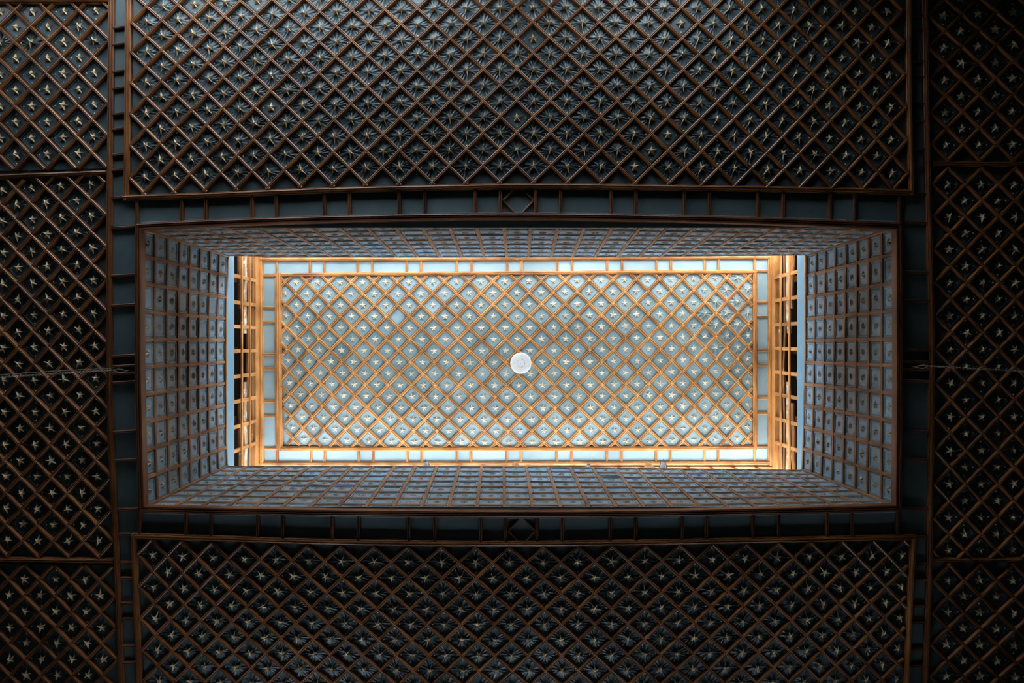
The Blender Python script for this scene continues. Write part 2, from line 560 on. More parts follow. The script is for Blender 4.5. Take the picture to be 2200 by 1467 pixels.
def field(parent, W, rect, par, choose, bw, bd, rec, skip=None, stuff_from=None, joints=False, kit=None):
    """One coffered field: diagonal battens between crossings and a star panel in every cell."""
    a0, a1, b0, b1 = rect
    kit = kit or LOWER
    # battens
    for sgn in (1, -1):
        lo = math.floor(a0 - b1 if sgn == 1 else a0 + b0) - 1
        hi = math.ceil(a1 - b0 if sgn == 1 else a1 + b1) + 1
        for c in range(lo, hi + 1):
            if c % 2 != par:
                continue
            # a = c + sgn*b
            bs, be = b0, b1
            if sgn == 1:
                bs, be = max(bs, a0 - c), min(be, a1 - c)
            else:
                bs, be = max(bs, c - a1), min(be, c - a0)
            if be - bs < 0.25:
                continue
            ks = [bs] + [k for k in range(math.ceil(bs + 0.05), math.floor(be - 0.05) + 1)] + [be]
            pts = [W.at(c + sgn * b, b, rec) for b in ks]
            d = bd if sgn == 1 else bd * 0.97
            rail('batten', pts, bw * random.uniform(0.95, 1.05), d, parent, mat=kit['wood'])
    # panels
    rest = []
    for a in range(math.floor(a0), math.ceil(a1) + 1):
        for b in range(math.floor(b0) - 1, math.ceil(b1) + 2):
            if (a + b) % 2 == par:
                continue
            if a + 0.97 < a0 or a - 0.97 > a1 or b + 0.97 < b0 or b - 0.97 > b1:
                continue
            p = W.at(a, b, rec)
            ex = W.at(a + 1, b) - W.at(a - 1, b)
            ey = W.at(a, b + 1) - W.at(a, b - 1)
            if ey.y > 0:            # local y always runs to the far side so the panel faces down
                ey = -ey
                fl = -1
            else:
                fl = 1
            sx, sy = ex.length, ey.length
            ez = Vector((0, 0, -1))
            tl = Vector((random.gauss(0, 0.012), random.gauss(0, 0.012), 0))
            ez = (ez + tl).normalized() * (sx + sy) / 2
            mtx = Matrix(((ex.x, ey.x, ez.x, p.x), (ex.y, ey.y, ez.y, p.y), (ex.z, ey.z, ez.z, p.z), (0, 0, 0, 1)))
            sx_px, sy_px = W.px(a, b)
            kind = choose(sx_px, sy_px)
            planes = []
            if a - 1 < a0 - 0.02:
                planes.append(((-(a - a0) / 2, 0, 0), (-1, 0, 0)))
            if a + 1 > a1 + 0.02:
                planes.append((((a1 - a) / 2, 0, 0), (1, 0, 0)))
            if b - 1 < b0 - 0.02:
                planes.append(((0, -(b - b0) / 2 * fl, 0), (0, -1 * fl, 0)))
            if b + 1 > b1 + 0.02:
                planes.append(((0, (b1 - b) / 2 * fl, 0), (0, 1 * fl, 0)))
            has_star = a0 + 0.3 < a < a1 - 0.3 and b0 + 0.3 < b < b1 - 0.3
            if not has_star:
                me = kit['PL'][0]
            elif kind == 'w':
                me = random.choice(kit['WR'])
            else:
                me = random.choice(kit['FR'])
            if planes:
                me = clipped(me, planes)
                if me is None:
                    continue
            if stuff_from is not None and (b >= stuff_from):
                rest.append((me, mtx))
                if has_star:
                    rest.append((random.choice(kit['ST_S']), mtx))
                continue
            o = link('star_panel' if (has_star and not planes) else ('edge_star_panel' if has_star else 'edge_panel'), me, parent, mtx)
            if has_star and skip and skip(sx_px, sy_px):
                o['label'] = 'panel that has lost its star'
            if has_star and not (skip and skip(sx_px, sy_px)):
                sm = random.choice(kit['ST_S'] if kind == 'w' else kit['ST_F'])
                if kind == 'w':
                    rot = random.choice((0, 0.2, -0.25, 0.628, 0.4)) + random.gauss(0, 0.1)
                else:
                    rot = random.gauss(0, 0.1)
                k = random.uniform(0.92, 1.08)
                link('star', sm, o, Matrix.Translation((0, 0, 0.004 if kind == 'f' else 0.024)) @ Matrix.Rotation(rot, 4, 'Z') @ Matrix.Diagonal((k, k, k * (1.0 if kit is UPPER else 1.45), 1)))
    if rest:
        V, Fc, fm = [], [], []
        for (me, mtx) in rest:
            k = len(V)
            V += [mtx @ v.co for v in me.vertices]
            Fc += [tuple(i + k for i in q.vertices) for q in me.polygons]
            fm += [(1 if me.name.startswith('star') else q.material_index) for q in me.polygons]
        o = link('outer_panel', mesh_of('outer_panel', V, Fc, [M['shaded_blue'], M['old_cream']], fmat=fm), parent)
        o['kind'] = 'stuff'
    if joints:
        for a in range(math.ceil(a0 + 0.4), math.floor(a1 - 0.4) + 1):
            for b in range(math.ceil(b0 + 0.4), math.floor(b1 - 0.4) + 1):
                if (a + b) % 2 != par:
                    continue
                p = W.at(a, b, rec - bd * 1.0)
                o = link('joint', JOINT, parent, Matrix.Translation(p) @ Matrix.Rotation(PI, 4, 'X') @ Matrix.Scale(bw * random.uniform(0.9, 1.15), 4))


def joint_mesh():
    """The pale mitred cross where two battens are halved into each other."""
    v, f, u = [(0, 0, 0.03)], [], []
    for k in range(4):
        a = k * PI / 2
        for (R, da, h) in ((0.52, 0.0, 0.075), (0.30, PI / 4, 0.03)):
            v.append((R * math.cos(a + da), R * math.sin(a + da), h))
    for k in range(8):
        f.append((0, 1 + k, 1 + (k + 1) % 8))
    # sides down to the battens
    n = len(v)
    for k in range(8):
        x, y, z = v[1 + k]
        v.append((x, y, -0.2))
    for k in range(8):
        j = (k + 1) % 8
        f.append((1 + j, 1 + k, n + k, n + j))
    return mesh_of('joint', v, f, [M['joint']], [(q[0] * 0.05, q[1] * 0.05) for q in v])


JOINT = joint_mesh()

# ------------------------------------------------------------------ surveyed crossings of the coffered fields: (a, b, x, y)
N_BACK = [(1, 0, 309, 413.5), (3, 0, 373, 409.5), (5, 0, 440.4, 407), (7, 0, 506, 404), (9, 0, 573, 402), (11, 0, 642, 399.6), (13, 0, 713, 397), (15, 0, 787, 396), (17, 0, 858, 395), (19, 0, 928, 392.5), (21, 0, 1000.4, 393), (23, 0, 1074, 391), (25, 0, 1146, 391), (27, 0, 1217.5, 391), (29, 0, 1289, 392), (31, 0, 1366, 393), (33, 0, 1437.5, 395), (35, 0, 1509, 395), (37, 0, 1582.7, 397), (39, 0, 1653, 397.5), (41, 0, 1724, 399.5), (43, 0, 1789, 401), (45, 0, 1856, 403), (47, 0, 1922, 403),
          (0, 1, 276.6, 383), (0, 3, 276.6, 312.5), (0, 5, 278.7, 246), (0, 7, 279.4, 178), (0, 9, 280, 112), (0, 11, 279.6, 45.6), (1, 2, 308.6, 344), (2, 3, 343.2, 308), (2, 1, 341.2, 375), (3, 2, 373.2, 341), (4, 3, 407.3, 305), (4, 1, 406.8, 372), (1, 12, 313.6, 12), (3, 12, 380.3, 10), (5, 12, 446.4, 4), (2, 11, 348.2, 41.6), (4, 11, 414.3, 38.6), (1, 10, 314.2, 77), (3, 10, 380.8, 71.6), (5, 10, 447.4, 69), (2, 9, 346.7, 107.2), (4, 9, 413.8, 103.2), (3, 8, 379.3, 138.8), (5, 8, 443.4, 133.2),
          (24, 1, 1111, 353.6), (24, 3, 1111.5, 284), (24, 5, 1110.5, 212), (24, 7, 1110.6, 145.3), (24, 9, 1111, 80), (24, 11, 1109.2, 14), (22, 1, 1038, 355), (22, 3, 1038, 285), (22, 5, 1039, 215.5), (26, 3, 1184, 283.5), (26, 5, 1184, 213.5), (22, 11, 1036.6, 16.5), (26, 11, 1179.8, 15), (21, 10, 1002, 48), (23, 10, 1073, 47), (25, 10, 1146.3, 47), (25, 6, 1147.5, 178), (21, 6, 1003, 183), (25, 2, 1146.3, 319),
          (44, 3, 1821, 297), (46, 3, 1888, 299), (45, 2, 1854, 334), (47, 2, 1921, 335), (44, 1, 1820, 368), (46, 1, 1888, 370), (48, 1, 1952, 371), (44, 7, 1816, 156), (46, 7, 1882, 157), (43, 6, 1782, 191), (45, 6, 1850, 192), (47, 6, 1916, 194), (44, 5, 1815, 226), (46, 5, 1884, 228), (45, 4, 1852, 261), (47, 4, 1918, 263), (46, 11, 1876, 20), (45, 10, 1844, 54), (47, 10, 1912, 54), (44, 9, 1813, 88), (46, 9, 1878, 88), (45, 8, 1846, 121), (47, 8, 1911, 123)]
N_FRONT = [(1, 0, 323, 1159), (3, 0, 390, 1161), (5, 0, 456.4, 1163), (7, 0, 522.7, 1165.5), (9, 0, 591, 1169.5), (11, 0, 659.4, 1172), (13, 0, 730, 1174), (15, 0, 799.6, 1175.5), (17, 0, 870, 1176), (19, 0, 946, 1176.5), (21, 0, 1019.7, 1177), (23, 0, 1093.4, 1177), (25, 0, 1171, 1176), (27, 0, 1244, 1175), (29, 0, 1316.8, 1174), (31, 0, 1388.4, 1172.5), (33, 0, 1460, 1171.5), (35, 0, 1530.5, 1169.7), (37, 0, 1604, 1168.5), (39, 0, 1671.4, 1166.5), (41, 0, 1743, 1164.4), (43, 0, 1810, 1163.3), (45, 0, 1879.7, 1162), (47, 0, 1943.8, 1160.7),
           (0, 1, 290.9, 1194), (0, 3, 296.2, 1262.7), (2, 1, 356, 1196.4), (4, 1, 424.4, 1198.6), (6, 1, 489.6, 1201.8), (8, 1, 557, 1204), (10, 1, 626.3, 1205), (12, 1, 696, 1207.5), (14, 1, 765.5, 1208), (18, 1, 909.7, 1207.5), (20, 1, 986.6, 1208.5), (22, 1, 1057, 1208), (24, 1, 1133.5, 1207.5), (26, 1, 1205.7, 1206.5), (28, 1, 1280.5, 1206), (30, 1, 1353, 1205.5), (32, 1, 1425.8, 1204), (34, 1, 1495, 1203.5), (36, 1, 1566, 1200.5), (38, 1, 1637, 1197.5), (40, 1, 1706.6, 1197.5), (42, 1, 1778, 1197), (44, 1, 1844.4, 1195.4), (46, 1, 1910.6, 1194.3),
           (1, 4, 329.3, 1297.8), (3, 4, 394.5, 1298.8), (5, 4, 460.7, 1301), (7, 4, 529, 1303), (9, 4, 598.5, 1306), (11, 4, 667, 1308.5), (0, 5, 300.5, 1328.7), (2, 5, 363.5, 1329.5), (4, 5, 428.7, 1334), (6, 5, 496, 1336), (8, 5, 564.3, 1338.4), (1, 6, 334.7, 1364), (3, 6, 397.7, 1367), (5, 6, 465, 1370), (7, 6, 533.4, 1371.5), (9, 6, 601.7, 1373.6), (0, 7, 303.7, 1396), (2, 7, 366.7, 1400), (4, 7, 433, 1402.5), (6, 7, 502.4, 1403.5), (8, 7, 569.7, 1405.7), (1, 8, 337.9, 1431.5), (3, 8, 403, 1435), (5, 8, 469.3, 1437), (7, 8, 538.7, 1437), (9, 8, 608, 1438), (11, 8, 676.5, 1440),
           (13, 4, 737.7, 1308.5), (15, 4, 809, 1310.5), (17, 4, 882, 1310.6), (19, 4, 953.4, 1311.5), (21, 4, 1026, 1310.6), (23, 4, 1096.6, 1310.6), (13, 6, 742, 1374.7), (17, 6, 885, 1376.8), (21, 6, 1028, 1378), (13, 8, 746, 1440), (17, 8, 887, 1443), (21, 8, 1029, 1443), (25, 4, 1169.4, 1310.6), (29, 4, 1315.8, 1309.5), (33, 4, 1457.8, 1307.4), (25, 6, 1171.6, 1378), (29, 6, 1313.6, 1375), (33, 6, 1456.8, 1374.7), (25, 8, 1170.5, 1443), (29, 8, 1313.6, 1442), (33, 8, 1455.7, 1438),
           (37, 4, 1601, 1304), (39, 4, 1668, 1302.5), (41, 4, 1737.6, 1300.5), (43, 4, 1806, 1299.5), (45, 4, 1872, 1297), (47, 4, 1935, 1293.5), (37, 6, 1596.6, 1372), (41, 6, 1735.5, 1368), (45, 6, 1870, 1363.5), (47, 6, 1932, 1359), (37, 8, 1593.4, 1437.5), (41, 8, 1733, 1433.5), (45, 8, 1867, 1430), (47, 8, 1931, 1427)]
N_LT = [(1, 0, 31.5, 25.2 - 3), (3, 0, 98.4, 21), (5, 0, 165.2, 18.9), (2, 1, 61.8, 55.5), (4, 1, 131, 54), (6, 1, 199, 51.7), (1, 2, 25.2, 88.3), (3, 2, 97, 88.3), (5, 2, 165.2, 88), (2, 3, 60.5, 124.5), (4, 3, 131, 121), (6, 3, 198, 119.8), (1, 4, 27.7, 155), (3, 4, 97, 153.5), (5, 4, 164, 153.5), (2, 5, 61.8, 191.7), (4, 5, 131, 191), (6, 5, 198, 188), (1, 6, 27.7, 225.7), (3, 6, 97, 224.5), (5, 6, 164, 223.2), (2, 7, 61.8, 261), (4, 7, 131, 258), (6, 7, 196.7, 257), (1, 8, 26.5, 294), (3, 8, 95.8, 294), (5, 8, 162.7, 293), (2, 9, 61.8, 330.4), (4, 9, 127.4, 328), (6, 9, 196.7, 326.6), (1, 10, 30.7, 367), (3, 10, 97, 364.5), (5, 10, 161, 362)]
N_LM = [(1, 1, 33.7, 405), (3, 1, 93.7, 399), (5, 1, 159.7, 396), (7, 1, 224, 393), (2, 2, 62.2, 437), (4, 2, 126.7, 432), (6, 2, 192.7, 427), (1, 3, 31.5, 473), (3, 3, 96, 468), (5, 3, 160.5, 463), (7, 3, 225, 459), (2, 4, 64.5, 504.7), (4, 4, 127.5, 499.5), (6, 4, 193.5, 495), (1, 5, 33.7, 538.5), (3, 5, 97.5, 537), (5, 5, 162, 532), (1, 11, 37.5, 748.7), (3, 11, 102.7, 747), (5, 11, 165.7, 744), (2, 10, 69.7, 711), (4, 10, 133.5, 711), (6, 10, 198.7, 709.7), (2, 12, 71.2, 781.7), (4, 12, 135, 781), (6, 12, 198.7, 778), (1, 13, 35.2, 815.5), (3, 13, 103.5, 814.7), (5, 13, 167.2, 812), (2, 14, 69, 850), (4, 14, 136.5, 849), (6, 14, 201, 847.7), (1, 15, 38.2, 886), (3, 15, 103.5, 884.5), (5, 15, 168.7, 883), (2, 16, 70.5, 917), (6, 16, 204, 917), (1, 21, 44.2, 1095), (3, 21, 108.7, 1095), (5, 21, 173, 1095), (2, 22, 76.4, 1130), (4, 22, 142.7, 1129), (6, 22, 209, 1130), (1, 23, 44.2, 1161), (3, 23, 110.5, 1164), (5, 23, 176.8, 1163), (2, 24, 82, 1196), (4, 24, 145.5, 1197), (6, 24, 210, 1197)]
N_LB = [(1, 0, 47, 1211), (3, 0, 112.3, 1212), (5, 0, 179.6, 1212.8), (7, 0, 243, 1214), (0, 1, 16.6, 1246), (2, 1, 81, 1245), (4, 1, 147.3, 1246), (6, 1, 211, 1248), (1, 2, 49.7, 1281), (3, 2, 114.2, 1280.5), (5, 2, 180.5, 1281), (7, 2, 244, 1283), (2, 3, 84.6, 1314.6), (4, 3, 150, 1315), (6, 3, 212, 1316.5), (1, 4, 52, 1349), (3, 4, 118.3, 1348.5), (5, 4, 183.8, 1349), (7, 4, 246.6, 1350), (0, 5, 14.6, 1383.5), (2, 5, 85.5, 1382.5), (4, 5, 152, 1385), (6, 5, 216.6, 1384.7), (1, 6, 54.6, 1417), (3, 6, 118.3, 1418), (5, 6, 184.7, 1418.4), (7, 6, 251, 1418.5), (2, 7, 82.8 + 3, 1453.5), (4, 7, 151, 1453), (6, 7, 220, 1452)]
N_RT = [(2, 0, 2067.8, 28.5), (4, 0, 2143.5, 25), (3, 1, 2108.7, 61), (5, 1, 2181.3, 58), (0, 2, 1996.2, 101), (2, 2, 2068.8, 98), (4, 2, 2144.5, 95), (1, 3, 2034, 135), (3, 3, 2104.6, 131), (5, 3, 2181.3, 129), (2, 4, 2070.9, 168), (4, 4, 2143.5, 166.5), (1, 5, 2035, 205), (3, 5, 2104.6, 202.5), (5, 5, 2179.2, 200), (2, 6, 2072, 239), (4, 6, 2143.5, 238), (1, 7, 2036, 274.5), (3, 7, 2106.6, 274.5), (5, 7, 2178.2, 274), (2, 8, 2072.4, 308.5), (4, 8, 2144.2, 309), (1, 9, 2038.7, 344), (3, 9, 2107.8, 343.4), (5, 9, 2181.4, 343.4)]
N_RM = [(1, 0, 2039.6, 361), (3, 0, 2110.5, 359.5), (5, 0, 2183, 361), (0, 1, 2006, 394), (2, 1, 2076, 392.5), (4, 1, 2148.6, 393), (1, 2, 2039.6, 430), (3, 2, 2112.3, 430), (5, 2, 2185.8, 430), (0, 3, 2006.8, 465), (2, 3, 2080.4, 465), (4, 3, 2149.5, 465), (1, 4, 2044, 500), (3, 4, 2115, 500), (5, 4, 2183, 500), (0, 5, 2009.5, 534.5), (1, 12, 2046.5, 786), (3, 12, 2113, 787), (0, 11, 2012, 752), (2, 11, 2080.7, 751), (4, 11, 2148.4, 750), (0, 13, 2011, 822), (2, 13, 2078.5, 822.5), (4, 13, 2149, 822.5), (1, 14, 2044.4, 859), (3, 14, 2115.6, 859), (5, 14, 2184.7, 858.5), (2, 15, 2078.5, 896), (0, 21, 2008.9, 1113.8), (1, 22, 2041.4, 1148.8), (2, 21, 2081.4 - 2, 1114.5), (3, 22, 2111.4, 1148.8), (4, 21, 2147.7, 1113.5), (5, 22, 2180.2, 1148), (2, 23, 2075, 1183), (4, 23, 2145, 1183.5)]
N_RB = [(1, 0, 2042.6, 1213.8), (3, 0, 2107.7, 1213.8), (5, 0, 2177.8, 1215), (0, 1, 2007.6, 1249), (2, 1, 2075, 1247), (4, 1, 2146.5, 1247.6), (1, 2, 2041.4, 1283.5), (3, 2, 2111.4, 1283), (5, 2, 2182.7, 1284), (0, 3, 2003.9, 1317.7), (2, 3, 2074, 1318), (4, 3, 2146.5, 1319), (1, 4, 2036, 1351.5), (3, 4, 2112, 1353.5), (5, 4, 2184, 1355), (0, 5, 2002.6, 1385.5), (2, 5, 2072.7, 1386.5), (4, 5, 2145.2, 1387.7), (1, 6, 2037.6, 1422), (3, 6, 2109, 1421.8), (0, 7, 2001.4, 1452.5), (2, 7, 2074, 1455)]
UX = [624, 672, 721, 770, 818, 868, 917, 966, 1016, 1066, 1117.5, 1166, 1215, 1267, 1316, 1365.5, 1415, 1464, 1513.5, 1562, 1608]
N_UP = [(2 * k + 1, 1, x, yy) for k, (x, yy) in enumerate(zip(UX, [607, 607, 605.5, 606, 607, 607, 606.5, 606, 605.5, 605, 605, 603, 602, 600.5, 600, 600, 600, 598, 597.5, 596.5, 596]))]
N_UP += [(4, 2, 648, 630), (6, 2, 697, 631), (12, 2, 843, 632), (16, 2, 941, 633), (32, 2, 1392, 625.5), (36, 2, 1490, 624), (40, 2, 1585, 623), (1, 3, 624, 656), (2, 4, 647 - 48, 678), (4, 4, 647, 678), (6, 4, 696, 679), (36, 4, 1492, 674), (40, 4, 1586, 673.5),
         (1, 7, 622, 752), (3, 7, 671, 752), (5, 7, 719, 751), (9, 7, 816, 753), (13, 7, 917, 753), (15, 7, 965, 755), (29, 7, 1320, 751), (31, 7, 1369, 750), (33, 7, 1418, 749.5), (35, 7, 1468, 749), (37, 7, 1516, 748), (39, 7, 1562, 747), (41, 7, 1611, 746), (1, 9, 624, 799), (5, 9, 720, 801), (9, 9, 816, 802), (13, 9, 915, 803.5), (1, 11, 622.5, 847), (30, 10, 1343, 824), (32, 10, 1393, 823), (34, 10, 1442, 821.5), (38, 10, 1540, 821), (40, 10, 1587, 819.5),
         (1, 13, 623, 894), (3, 13, 670, 894), (7, 13, 767, 898), (11, 13, 863, 900), (15, 13, 963, 902), (29, 13, 1321, 901), (33, 13, 1418, 899), (37, 13, 1515, 896), (41, 13, 1608, 893), (1, 15, 624, 943), (5, 15, 717, 946), (9, 15, 814, 949), (13, 15, 913, 948.5), (15, 15, 964, 949), (29, 15, 1321, 950), (33, 15, 1419, 948), (37, 15, 1515, 944), (41, 15, 1609, 940)]
N_UP = [q for q in N_UP if q[0] != 2]

REC1 = 0.04       # how far the lower panels lie behind the batten faces
UPZ = H3
def at1(W): W.z = H1; return W

def board(name, x0, x1, y0, y1, z, thick=0.02, mat='shaded_plain'):
    a, b = P(x0, y0, H1), P(x1, y1, H1)
    return box(name, (a.x, a.y, z), (b.x, b.y, z + thick), mat)

def mixed(pw, seed):
    r = random.Random(seed)
    return lambda x, y: 'w' if r.random() < (pw(x, y) if callable(pw) else pw) else 'f'

T2 = [(0, 0), (1, 0), (0, 1), (2, 0), (1, 1), (0, 2)]
T_LONG = [(0, 0), (1, 0), (0, 1), (2, 0), (1, 1), (0, 2), (3, 0), (2, 1), (1, 2), (4, 0), (3, 1)]
FIELDS = [
    ('back', N_BACK, T_LONG, (0, 48, -0.12, 14.5), 1, mixed(lambda x, y: 0.35 if x > 1760 else 0.97, 1), 13, (258, 1966, -115, 418),
     'broad dark ceiling field of star panels, its far edge catching blue window light'),
    ('front', N_FRONT, T_LONG, (0, 47.35, 0.0, 10.4), 1, mixed(1.0, 2), None, (278, 1972, 1148, 1560),
     'broad dark ceiling field of wrinkled star panels along the nearer long side of the opening'),
    ('lt', N_LT, T2, (-4, 7.0, -0.42, 9.95), 1, mixed(lambda x, y: 0.1 if x < 150 else 0.55, 3), None, (-345, 236, 0, 374),
     'small ceiling field of framed star panels at the corner lit by a window glint'),
    ('lm', N_LM, None, (-4, 7.0, 0.42, 24.1), 0, mixed(0.72, 4), None, (-345, 240, 374, 1203),
     'long dark side field of star panels crossed by the pale hanging cable and chain'),
    ('lb', N_LB, T2, (-4, 7.05, 0.08, 10.0), 1, mixed(0.92, 5), None, (-345, 262, 1203, 1560),
     'dark corner field of wrinkled star panels with orange diagonal battens beside the lower ladder strip'),
    ('rt', N_RT, T2, (-0.05, 9, -3.0, 9.1), 0, mixed(0.12, 6), None, (1990, 2560, -115, 352),
     'very dark corner field of framed star panels, faintest of the corner fields'),
    ('rm', N_RM, None, (-0.05, 9, -0.08, 23.45), 1, mixed(0.25, 7), None, (1998, 2560, 352, 1203),
     'long dark side field of star panels crossed by the dull brown twisted chain'),
    ('rb', N_RB, T2, (-0.05, 9, -0.12, 9.9), 1, mixed(0.2, 8), None, (1990, 2560, 1203, 1560),
     'dark corner field of framed star panels with a thin plain triangle row along its inner edge'),
]
CE = {}
for (key, nodes, terms, rect, par, choose, stuff, bb, label) in FIELDS:
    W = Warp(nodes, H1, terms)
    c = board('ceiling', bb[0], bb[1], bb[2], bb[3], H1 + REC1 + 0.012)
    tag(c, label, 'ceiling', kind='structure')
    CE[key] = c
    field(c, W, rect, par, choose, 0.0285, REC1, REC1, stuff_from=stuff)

# ---- heavy mouldings that frame the lower fields
def fr(parent, pts, wpx=12, d=0.054, prof=FRAME, name='frame_moulding'):
    return rail(name, [p + Vector((0, 0, REC1)) for p in pts], wpx * H1 / F, d, CE[parent] if isinstance(parent, str) else parent, prof=prof, mat=('rim_wood' if parent == 'border' else 'shaded_wood'))

LV = [(-60, 238), (0, 237), (330, 234), (550, 232), (700, 233), (920, 235), (1100, 243.7), (1280, 252), (1467, 259), (1560, 264)]
RV = [(-60, 1988), (0, 1989.5), (300, 1994), (560, 2000.5), (700, 2004.5), (900, 2003.5), (1100, 2001), (1280, 1998), (1467, 1990), (1560, 1986)]
BK = [(264, 424), (416, 420), (700, 408), (1110, 399.5), (1400, 401.5), (1700, 406), (1958, 412)]
FT = [(282, 1152), (456, 1157), (600, 1162), (760, 1166.5), (1110, 1169), (1400, 1166), (1700, 1160), (1965, 1154.5)]
BL_ = [(-60, 273), (0, 273), (300, 271), (430, 269)]
BR_ = [(-60, 1955), (0, 1955), (140, 1954), (300, 1957), (418, 1960)]
FL_ = [(1147, 285), (1280, 290), (1467, 297.5), (1560, 301)]
FR_ = [(1149, 1965), (1280, 1958), (1467, 1950), (1560, 1946)]
fr('back', hline(BK, H1), 12.5)
fr('back', vline(BL_, H1), 13)
fr('back', vline(BR_, H1), 11)
fr('front', hline(FT, H1), 12.5)
fr('front', vline(FL_, H1), 13)
fr('front', vline(FR_, H1), 13)
fr('lt', hline([(-345, 1.5), (231, 1)], H1), 11, 0.05)
fr('lm', hline([(-345, 390), (0, 378.5), (229, 370)], H1), 11.5, 0.05)
fr('lb', hline([(-345, 1199), (0, 1203), (243, 1205)], H1), 12, 0.05)
fr('rm', hline([(2004, 350.5), (2200, 352), (2500, 352)], H1), 11, 0.05)
fr('rb', hline([(2008, 1203), (2200, 1203), (2500, 1203)], H1), 9, 0.05)

# ---- the border round the opening: rim, ladder battens, plain panels
def px_board(name, quad, z, mat, parent, tilt=None):
    return plate(name, [(P(x, y, H1).x, P(x, y, H1).y) for (x, y) in quad], z, mat, parent, tilt=tilt)

RT_ = [(296.5, 485), (450, 477.5), (600, 472), (850, 465.5), (1110, 462.8), (1400, 466.5), (1650, 473), (1932, 483.5)]
RB_ = [(303, 1095.5), (450, 1098.5), (700, 1103), (1110, 1106.5), (1400, 1104.5), (1650, 1099.5), (1931, 1092.8)]
RL_ = [(485, 296.5), (640, 295.5), (790, 296), (950, 299), (1095.5, 303)]
RR_ = [(483.5, 1932), (640, 1933), (790, 1933.5), (950, 1932.5), (1092.8, 1931)]
border = box('ceiling', tuple(P(228, 400, H1)[:2]) + (H1 + REC1 + 0.016,), tuple(P(2008, 487, H1)[:2]) + (H1 + REC1 + 0.03,), 'shaded_plain')
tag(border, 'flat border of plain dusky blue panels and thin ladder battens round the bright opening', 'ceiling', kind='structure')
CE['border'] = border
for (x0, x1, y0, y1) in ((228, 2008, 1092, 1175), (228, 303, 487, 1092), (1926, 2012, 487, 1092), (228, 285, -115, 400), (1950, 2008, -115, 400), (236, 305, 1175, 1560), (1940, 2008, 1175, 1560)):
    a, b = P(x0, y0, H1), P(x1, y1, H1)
    box('backing_board', (a.x, a.y, H1 + REC1 + 0.017), (b.x, b.y, H1 + REC1 + 0.03), 'shaded_plain', border)
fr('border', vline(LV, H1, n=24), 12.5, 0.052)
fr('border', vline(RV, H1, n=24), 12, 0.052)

ZP = H1 + REC1 - 0.004
def ladder_h(xs, topf, botf, parent, loose=None, wpx=8.5, skip=None):
    """A row of plain panels between thin cross battens (battens run across the strip)."""
    for k, x in enumerate(xs):
        xb = x + (botf(x) - topf(x)) * 0.0
        pts = [P(x, topf(x), H1), P(xb, botf(xb), H1)]
        rail('ladder_batten', [p + Vector((0, 0, REC1)) for p in pts], wpx * H1 / F, 0.036, parent, mat='rim_wood')
    for k in range(len(xs) - 1):
        if skip and skip(xs[k], xs[k + 1]):
            continue
        l, r = xs[k] + 1, xs[k + 1] - 1
        tl = [random.gauss(0, 0.0015) for _ in range(4)]
        if loose and loose(xs[k], xs[k + 1]):
            tl = [0.0, -0.012, -0.03, -0.012]
            l, r = l + 3, r - 3
        pb = px_board('plain_panel', [(l, topf(l)), (r, topf(r)), (r, botf(r)), (l, botf(l))], ZP, 'shaded_plain', parent, tilt=tl)
        if loose and loose(xs[k], xs[k + 1]):
            pb['label'] = 'paler loose panel hanging slightly out of its frame'

def ladder_v(ys, leftf, rightf, parent, wpx=6.5, slope=-2.0):
    for y in ys:
        pts = [P(leftf(y), y - slope / 2, H1), P(rightf(y), y + slope / 2, H1)]
        rail('ladder_batten', [p + Vector((0, 0, REC1)) for p in pts], wpx * H1 / F, 0.036, parent, mat='rim_wood')
    for k in range(len(ys) - 1):
        t, b = ys[k] + 1, ys[k + 1] - 1
        px_board('plain_panel', [(leftf(t), t), (rightf(t), t), (rightf(b), b), (leftf(b), b)], ZP, 'shaded_plain', parent, tilt=[random.gauss(0, 0.001) for _ in range(4)])

BTX = [236, 292, 389, 440.5, 540, 592.5, 695.7, 750, 857, 913, 1020.7, 1075.2, 1151.5, 1205, 1313.6, 1367, 1471.3, 1525, 1629.3, 1684.2, 1785.7, 1838, 1935, 2000]
BBX = [242, 298, 397.7, 452, 552.6, 606.5, 713, 769.3, 877.6, 934.2, 1032.5, 1086.6, 1154, 1208.3, 1311.5, 1366.6, 1466.4, 1519, 1619, 1674.6, 1778.8, 1832.7, 1931.4, 2000]
ladder_h(BTX, lambda x: interp(BK, x) + 4, lambda x: interp(RT_, x) - 4, border, loose=lambda a, b: a > 1780 and b < 1840)
ladder_h(BBX, lambda x: interp(RB_, x) + 4, lambda x: interp(FT, x) - 4, border)
# the two broken lozenges in the middle of the long strips
for segs in ([((1081.5, 429.5), (1101.5, 408)), ((1145.8, 429.5), (1125, 407)), ((1082.5, 431), (1105, 456)), ((1145.5, 431), (1123, 456))],
             [((1092.3, 1140), (1115, 1117)), ((1150, 1140), (1126, 1116)), ((1093, 1142), (1112, 1164)), ((1149.5, 1142), (1131, 1164))]):
    for (p, q) in segs:
        rail('lozenge_batten', [P(p[0], p[1], H1) + Vector((0, 0, REC1)), P(q[0], q[1], H1) + Vector((0, 0, REC1))], 4.5 * H1 / F, 0.026, border, mat='shaded_wood')
ladder_v([487, 484.5 + 3, 591, 655, 764, 786, 802, 821, 927, 988.4, 1094.3][1:], lambda y: interp([(q, v) for q, v in LV], y) + 5, lambda y: interp(RL_, y) - 5, border, 6.5, -3)
ladder_v([477, 584, 646, 751.3, 776.6, 793.5, 818, 927, 988, 1094], lambda y: interp(RR_, y) + 5, lambda y: interp(RV, y) - 5, border, 6.5, 2)
ladder_v([-62, -35, 57.5, 93.8, 151.3, 188, 243.4, 276, 331, 363.7, 423], lambda y: interp(LV, y) + 5, lambda y: interp(BL_, y) - 5, border, 6, -3)
